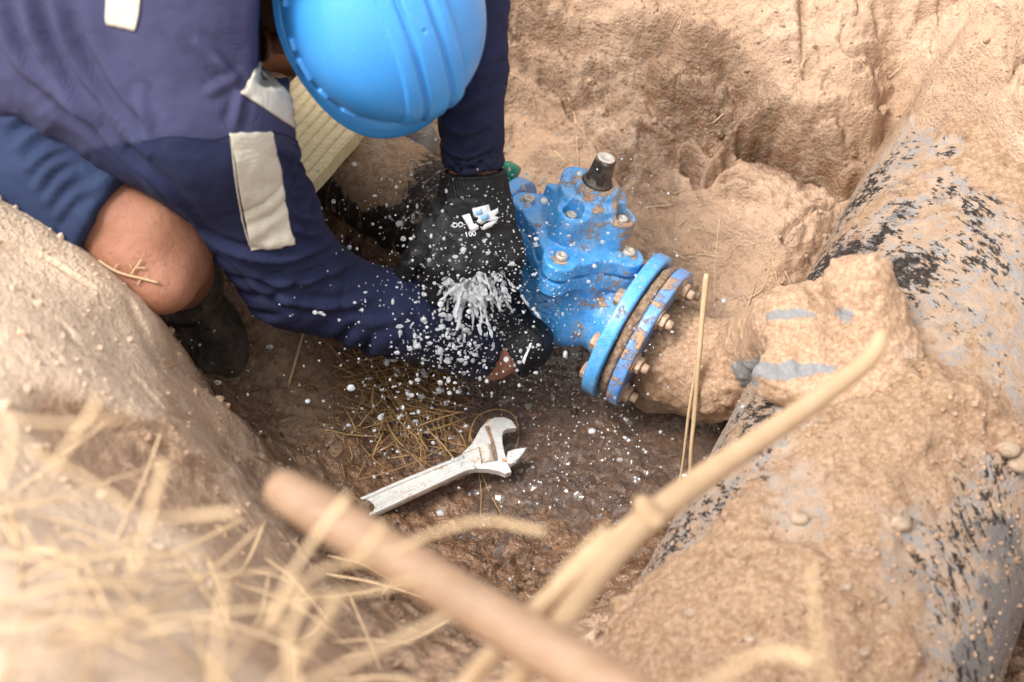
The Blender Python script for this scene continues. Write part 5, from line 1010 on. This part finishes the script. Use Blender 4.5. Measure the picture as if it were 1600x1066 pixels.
# little root hanging on the knee
tw = root('root_twig', 'small pale branching root caught across the bare knee', 'twig', tuple(P(160, 408, 1.62)))
def kn(px, py, o=.004):
    d = Vector(rayd(px, py)); d.normalize(); h = KNB.ray_cast(Vector(CAM), d); q_ = thit(px, py)
    if h[0] is not None and h[3] < np.linalg.norm(q_ - CAM): return np.array(h[0] + h[1] * o)
    return q_ + np.array([0, 0, o])
KNB = bvh_of(bpy.data.objects['person'].data)
for c, r in (([(158, 406), (180, 420), (200, 428), (222, 434), (248, 442)], .0016), ([(206, 428), (214, 416), (222, 404)], .0009), ([(214, 417), (228, 418)], .0007), ([(208, 420), (204, 412)], .0006), ([(222, 434), (216, 444)], .0007), ([(236, 438), (228, 430)], .0006), ([(180, 420), (186, 412)], .0006)):
    obj('rootlet', mkmesh('rootlet', *tube(curve([kn(*q_) for q_ in c], 5), r, 6)), M['straw'], tw)

# ------------------------------------------------------------------ water: burst from the joint, spray, drops on cloth
S0 = P(738, 398, 1.865); s = SDF(S0 + dirw(-.2, -1, 0) * .09 - .13, S0 + .10, .0015)
for i in range(165):        # jets that stretch into threads and break up into beads
    th = random.gauss(-.15, .55); L = random.uniform(.02, .115) * (1 - .25 * abs(th)); st0 = S0 + CR * random.gauss(0, .010) + CV * random.gauss(0, .006) + CF * random.uniform(-.010, .014)
    d0 = dirw(math.sin(th), -math.cos(th), random.gauss(-.1, .18)); bend = (RNG.normal(0, 1, 3) * .012 + np.array([0, 0, -.018])); npj = int(L / .0022); prev = None; r0 = random.uniform(.0008, .0017); ph0 = random.uniform(0, 6); wl = random.uniform(1.6, 3.2)
    for k in range(npj):
        t = k / npj; c = st0 + d0 * L * t + bend * t * t + RNG.normal(0, .0006, 3); m = .5 + .5 * math.sin(ph0 + k / wl + 2 * math.sin(k * .3)); r = r0 * (1.1 - .45 * t) * (.45 + .9 * m * (.5 + t)); gap = t > .45 and m < .28 + .3 * t
        if prev is not None and not gap: s.cap(prev[0], c, prev[1], r, .0022 if t > .35 else .0045)
        prev = None if gap else (c, r)
for i in range(60):        # torn films between the jets
    th = random.gauss(-.15, .35); c = S0 + dirw(math.sin(th), -math.cos(th), -.1) * random.uniform(.012, .065); A = [unit(RNG.normal(0, 1, 3))]; A.append(unit(np.cross(A[0], CF + .3 * RNG.normal(0, 1, 3)))); A.append(np.cross(A[0], A[1])); s.ell(c, A, (random.uniform(.004, .010), random.uniform(.003, .007), .0012), .003)
V, F = s.mesh(1); me = mkmesh('water_burst', V, F); nn = normals(me).copy(); setco(me, V + nn * (.0006 * ridged(V, 120, 2, 5))[:, None]); obj('water_burst', me, M['burst'], None, 'white foaming water bursting out below the upper glove', 'water', kind='stuff')
ico = bmesh.new(); bmesh.ops.create_icosphere(ico, subdivisions=2, radius=1.0); IV = np.array([v.co[:] for v in ico.verts]); IF = np.array([[v.index for v in f.verts] for f in ico.faces]); ico.free()
def drops(name, C_, R_, label, m, lump=0.0, seed=0, stretch=None, cat='water', kind='stuff', attrs=None, smooth=True):
    C_ = np.asarray(C_); R_ = np.asarray(R_); n = len(C_); V = IV[None] * R_[:, None, None]
    if lump: V = V * (1 + lump * RNG.normal(0, 1, (n, len(IV), 1)))
    if stretch is not None: V = V * stretch[:, None, :]
    V = (V + C_[:, None]).reshape(-1, 3); F = (IF[None] + (np.arange(n) * len(IV))[:, None, None]).reshape(-1, 3)
    at = {k: np.repeat(a, len(IV)) for k, a in (attrs or {}).items()}
    return obj(name, mkmesh(name, V, F, smooth, at), m, None, label, cat, kind=kind)
C_, R_ = [], []
for i in range(520):      # thrown over the soaked sleeve
    px, py = random.gauss(700, 48), random.gauss(545, 34); h = cast(SHB, px, py, .0)
    q_ = h - unit(rayd(px, py)) * abs(random.gauss(.008, .02)) if h is not None else P(px, py, 1.92)
    C_.append(q_); R_.append(random.choice([.5, .8, 1, 1.15]) * min(.0036, .0005 + random.expovariate(1 / .0010)))
for i in range(1700):     # flying outwards
    v = RNG.normal(0, 1, 3); v[2] = abs(v[2]) * .7; v /= np.linalg.norm(v); d = .03 + abs(random.gauss(0, .17)); c = S0 + v * d * np.array([1.25, 1.2, 1]) - np.array([0, 0, .9 * d * d * 2.0]) - CV * .02
    if c[2] < tz(c[0], c[1]) + .003: continue
    C_.append(c); R_.append(min(.0040, .0005 + random.expovariate(1 / .0006)))
for i in range(120):
    px, py = random.gauss(625, 55), random.gauss(610, 65); c = thit(px, py) - unit(rayd(px, py)) * random.uniform(.01, .12); C_.append(c); R_.append(random.uniform(.0012, .0046) * random.choice([.5, .6, 1]))
C_ = np.array(C_); R_ = np.array(R_); st_ = RNG.uniform(.55, 1.5, (len(R_), 3)); drops('water_spray', C_, R_, 'white drops of spray flying over the sleeve and the mud', M['foam'], .05, stretch=st_)
# small wet beads on gloves, valve and mud
C_, R_ = [], []
for i in range(420):
    px, py = random.choice([(random.gauss(790, 40), random.gauss(500, 60)), (random.gauss(760, 50), random.gauss(350, 60)), (random.gauss(860, 60), random.gauss(440, 60))]); best = None
    for tr in (GLB, GRB, bodyB):
        h = cast(tr, px, py, .0002)
        if h is not None and (best is None or (h - CAM) @ CF < (best - CAM) @ CF): best = h
    if best is not None: C_.append(best); R_.append(random.uniform(.0005, .0013))
drops('water_beads', C_, R_, 'tiny beads of water clinging to the black gloves', M['drop'])
C_, R_ = [], []
for i in range(420):
    px, py = random.uniform(780, 1010), random.uniform(540, 800)
    if random.random() < .5: px, py = random.gauss(870, 50), random.gauss(600, 40)
    c = thit(px, py); C_.append(c + [0, 0, .001 + max(0, -.072 - c[2])]); R_.append(random.uniform(.0004, .0015))
drops('splash_beads', C_, R_, 'glinting beads of splashed water on the wet mud below the valve', M['drop'])

# ------------------------------------------------------------------ crumbs of soil and pebbles
n = 9000; xy = np.stack([RNG.uniform(-.75, 1.0, n), RNG.uniform(-.75, .9, n)], 1); z = bil(ZG, gx, gy, xy[:, 0], xy[:, 1]); wv = bil(np.clip(WET, -.35, 1), gx, gy, xy[:, 0], xy[:, 1]); R_ = np.minimum(.0075, .0008 + RNG.exponential(.0011, n)); keep = fbm(np.c_[xy, z], 4, 3, 91) > -.35
drops('soil_crumbs', np.c_[xy, z + R_ * .2][keep], R_[keep], 'loose crumbs of soil scattered over the sides of the pit', M['soil'], .16, smooth=False, stretch=RNG.uniform(.6, 1.3, (int(keep.sum()), 3)), cat='soil', attrs={'wet': wv[keep]})
C_, R_ = [], []
for i in range(2000):
    px, py = random.uniform(980, 1600), random.uniform(560, 1066); h = cast(BIGB, px, py, .0004)
    if h is None: continue
    C_.append(h); R_.append(min(.0045, .0005 + random.expovariate(1 / .0007)))
drops('pipe_crumbs', C_, R_, 'loose crumbs of pale soil on the crust of the large pipe', M['soil'], .16, cat='soil', smooth=False, attrs={'wet': np.full(len(C_), .34)})
pebs = [(1080, 958, .007, 'round cream pebble on the crust near the picture foot'), (1112, 948, .004, 'tiny cream pebble right of the round one near the foot'), (1250, 812, .012, 'flat tan stone half sunk in the pipe crust'), (1405, 820, .013, 'tan stone beside the grey speckled patch of the pipe'), (1320, 918, .007, 'small white pebble on the sandy crust of the pipe'), (1350, 1020, .006, 'lone pale pebble low on the sandy crust'), (1575, 700, .014, 'shell like pale stone in the mortar ridge at the right edge'), (1598, 722, .018, 'brown stone at the right edge below the ridge'), (1150, 855, .005, 'pale pebble above the bluish bare patch'), (1172, 1000, .006, 'small tan pebble at the picture foot')]
for px, py, r, lb in pebs:
    p, n_ = surfhit(px, py, BIGB); V = IV * r * np.array([1, .8, .6]); V = V * (1 + .14 * fbm(IV, 1.3, 2, int(px))[:, None]); obj('pebble', mkmesh('pebble', V + p + n_ * r * .2, [tuple(map(int, f)) for f in IF]), M['stone'], None, lb, 'pebble')
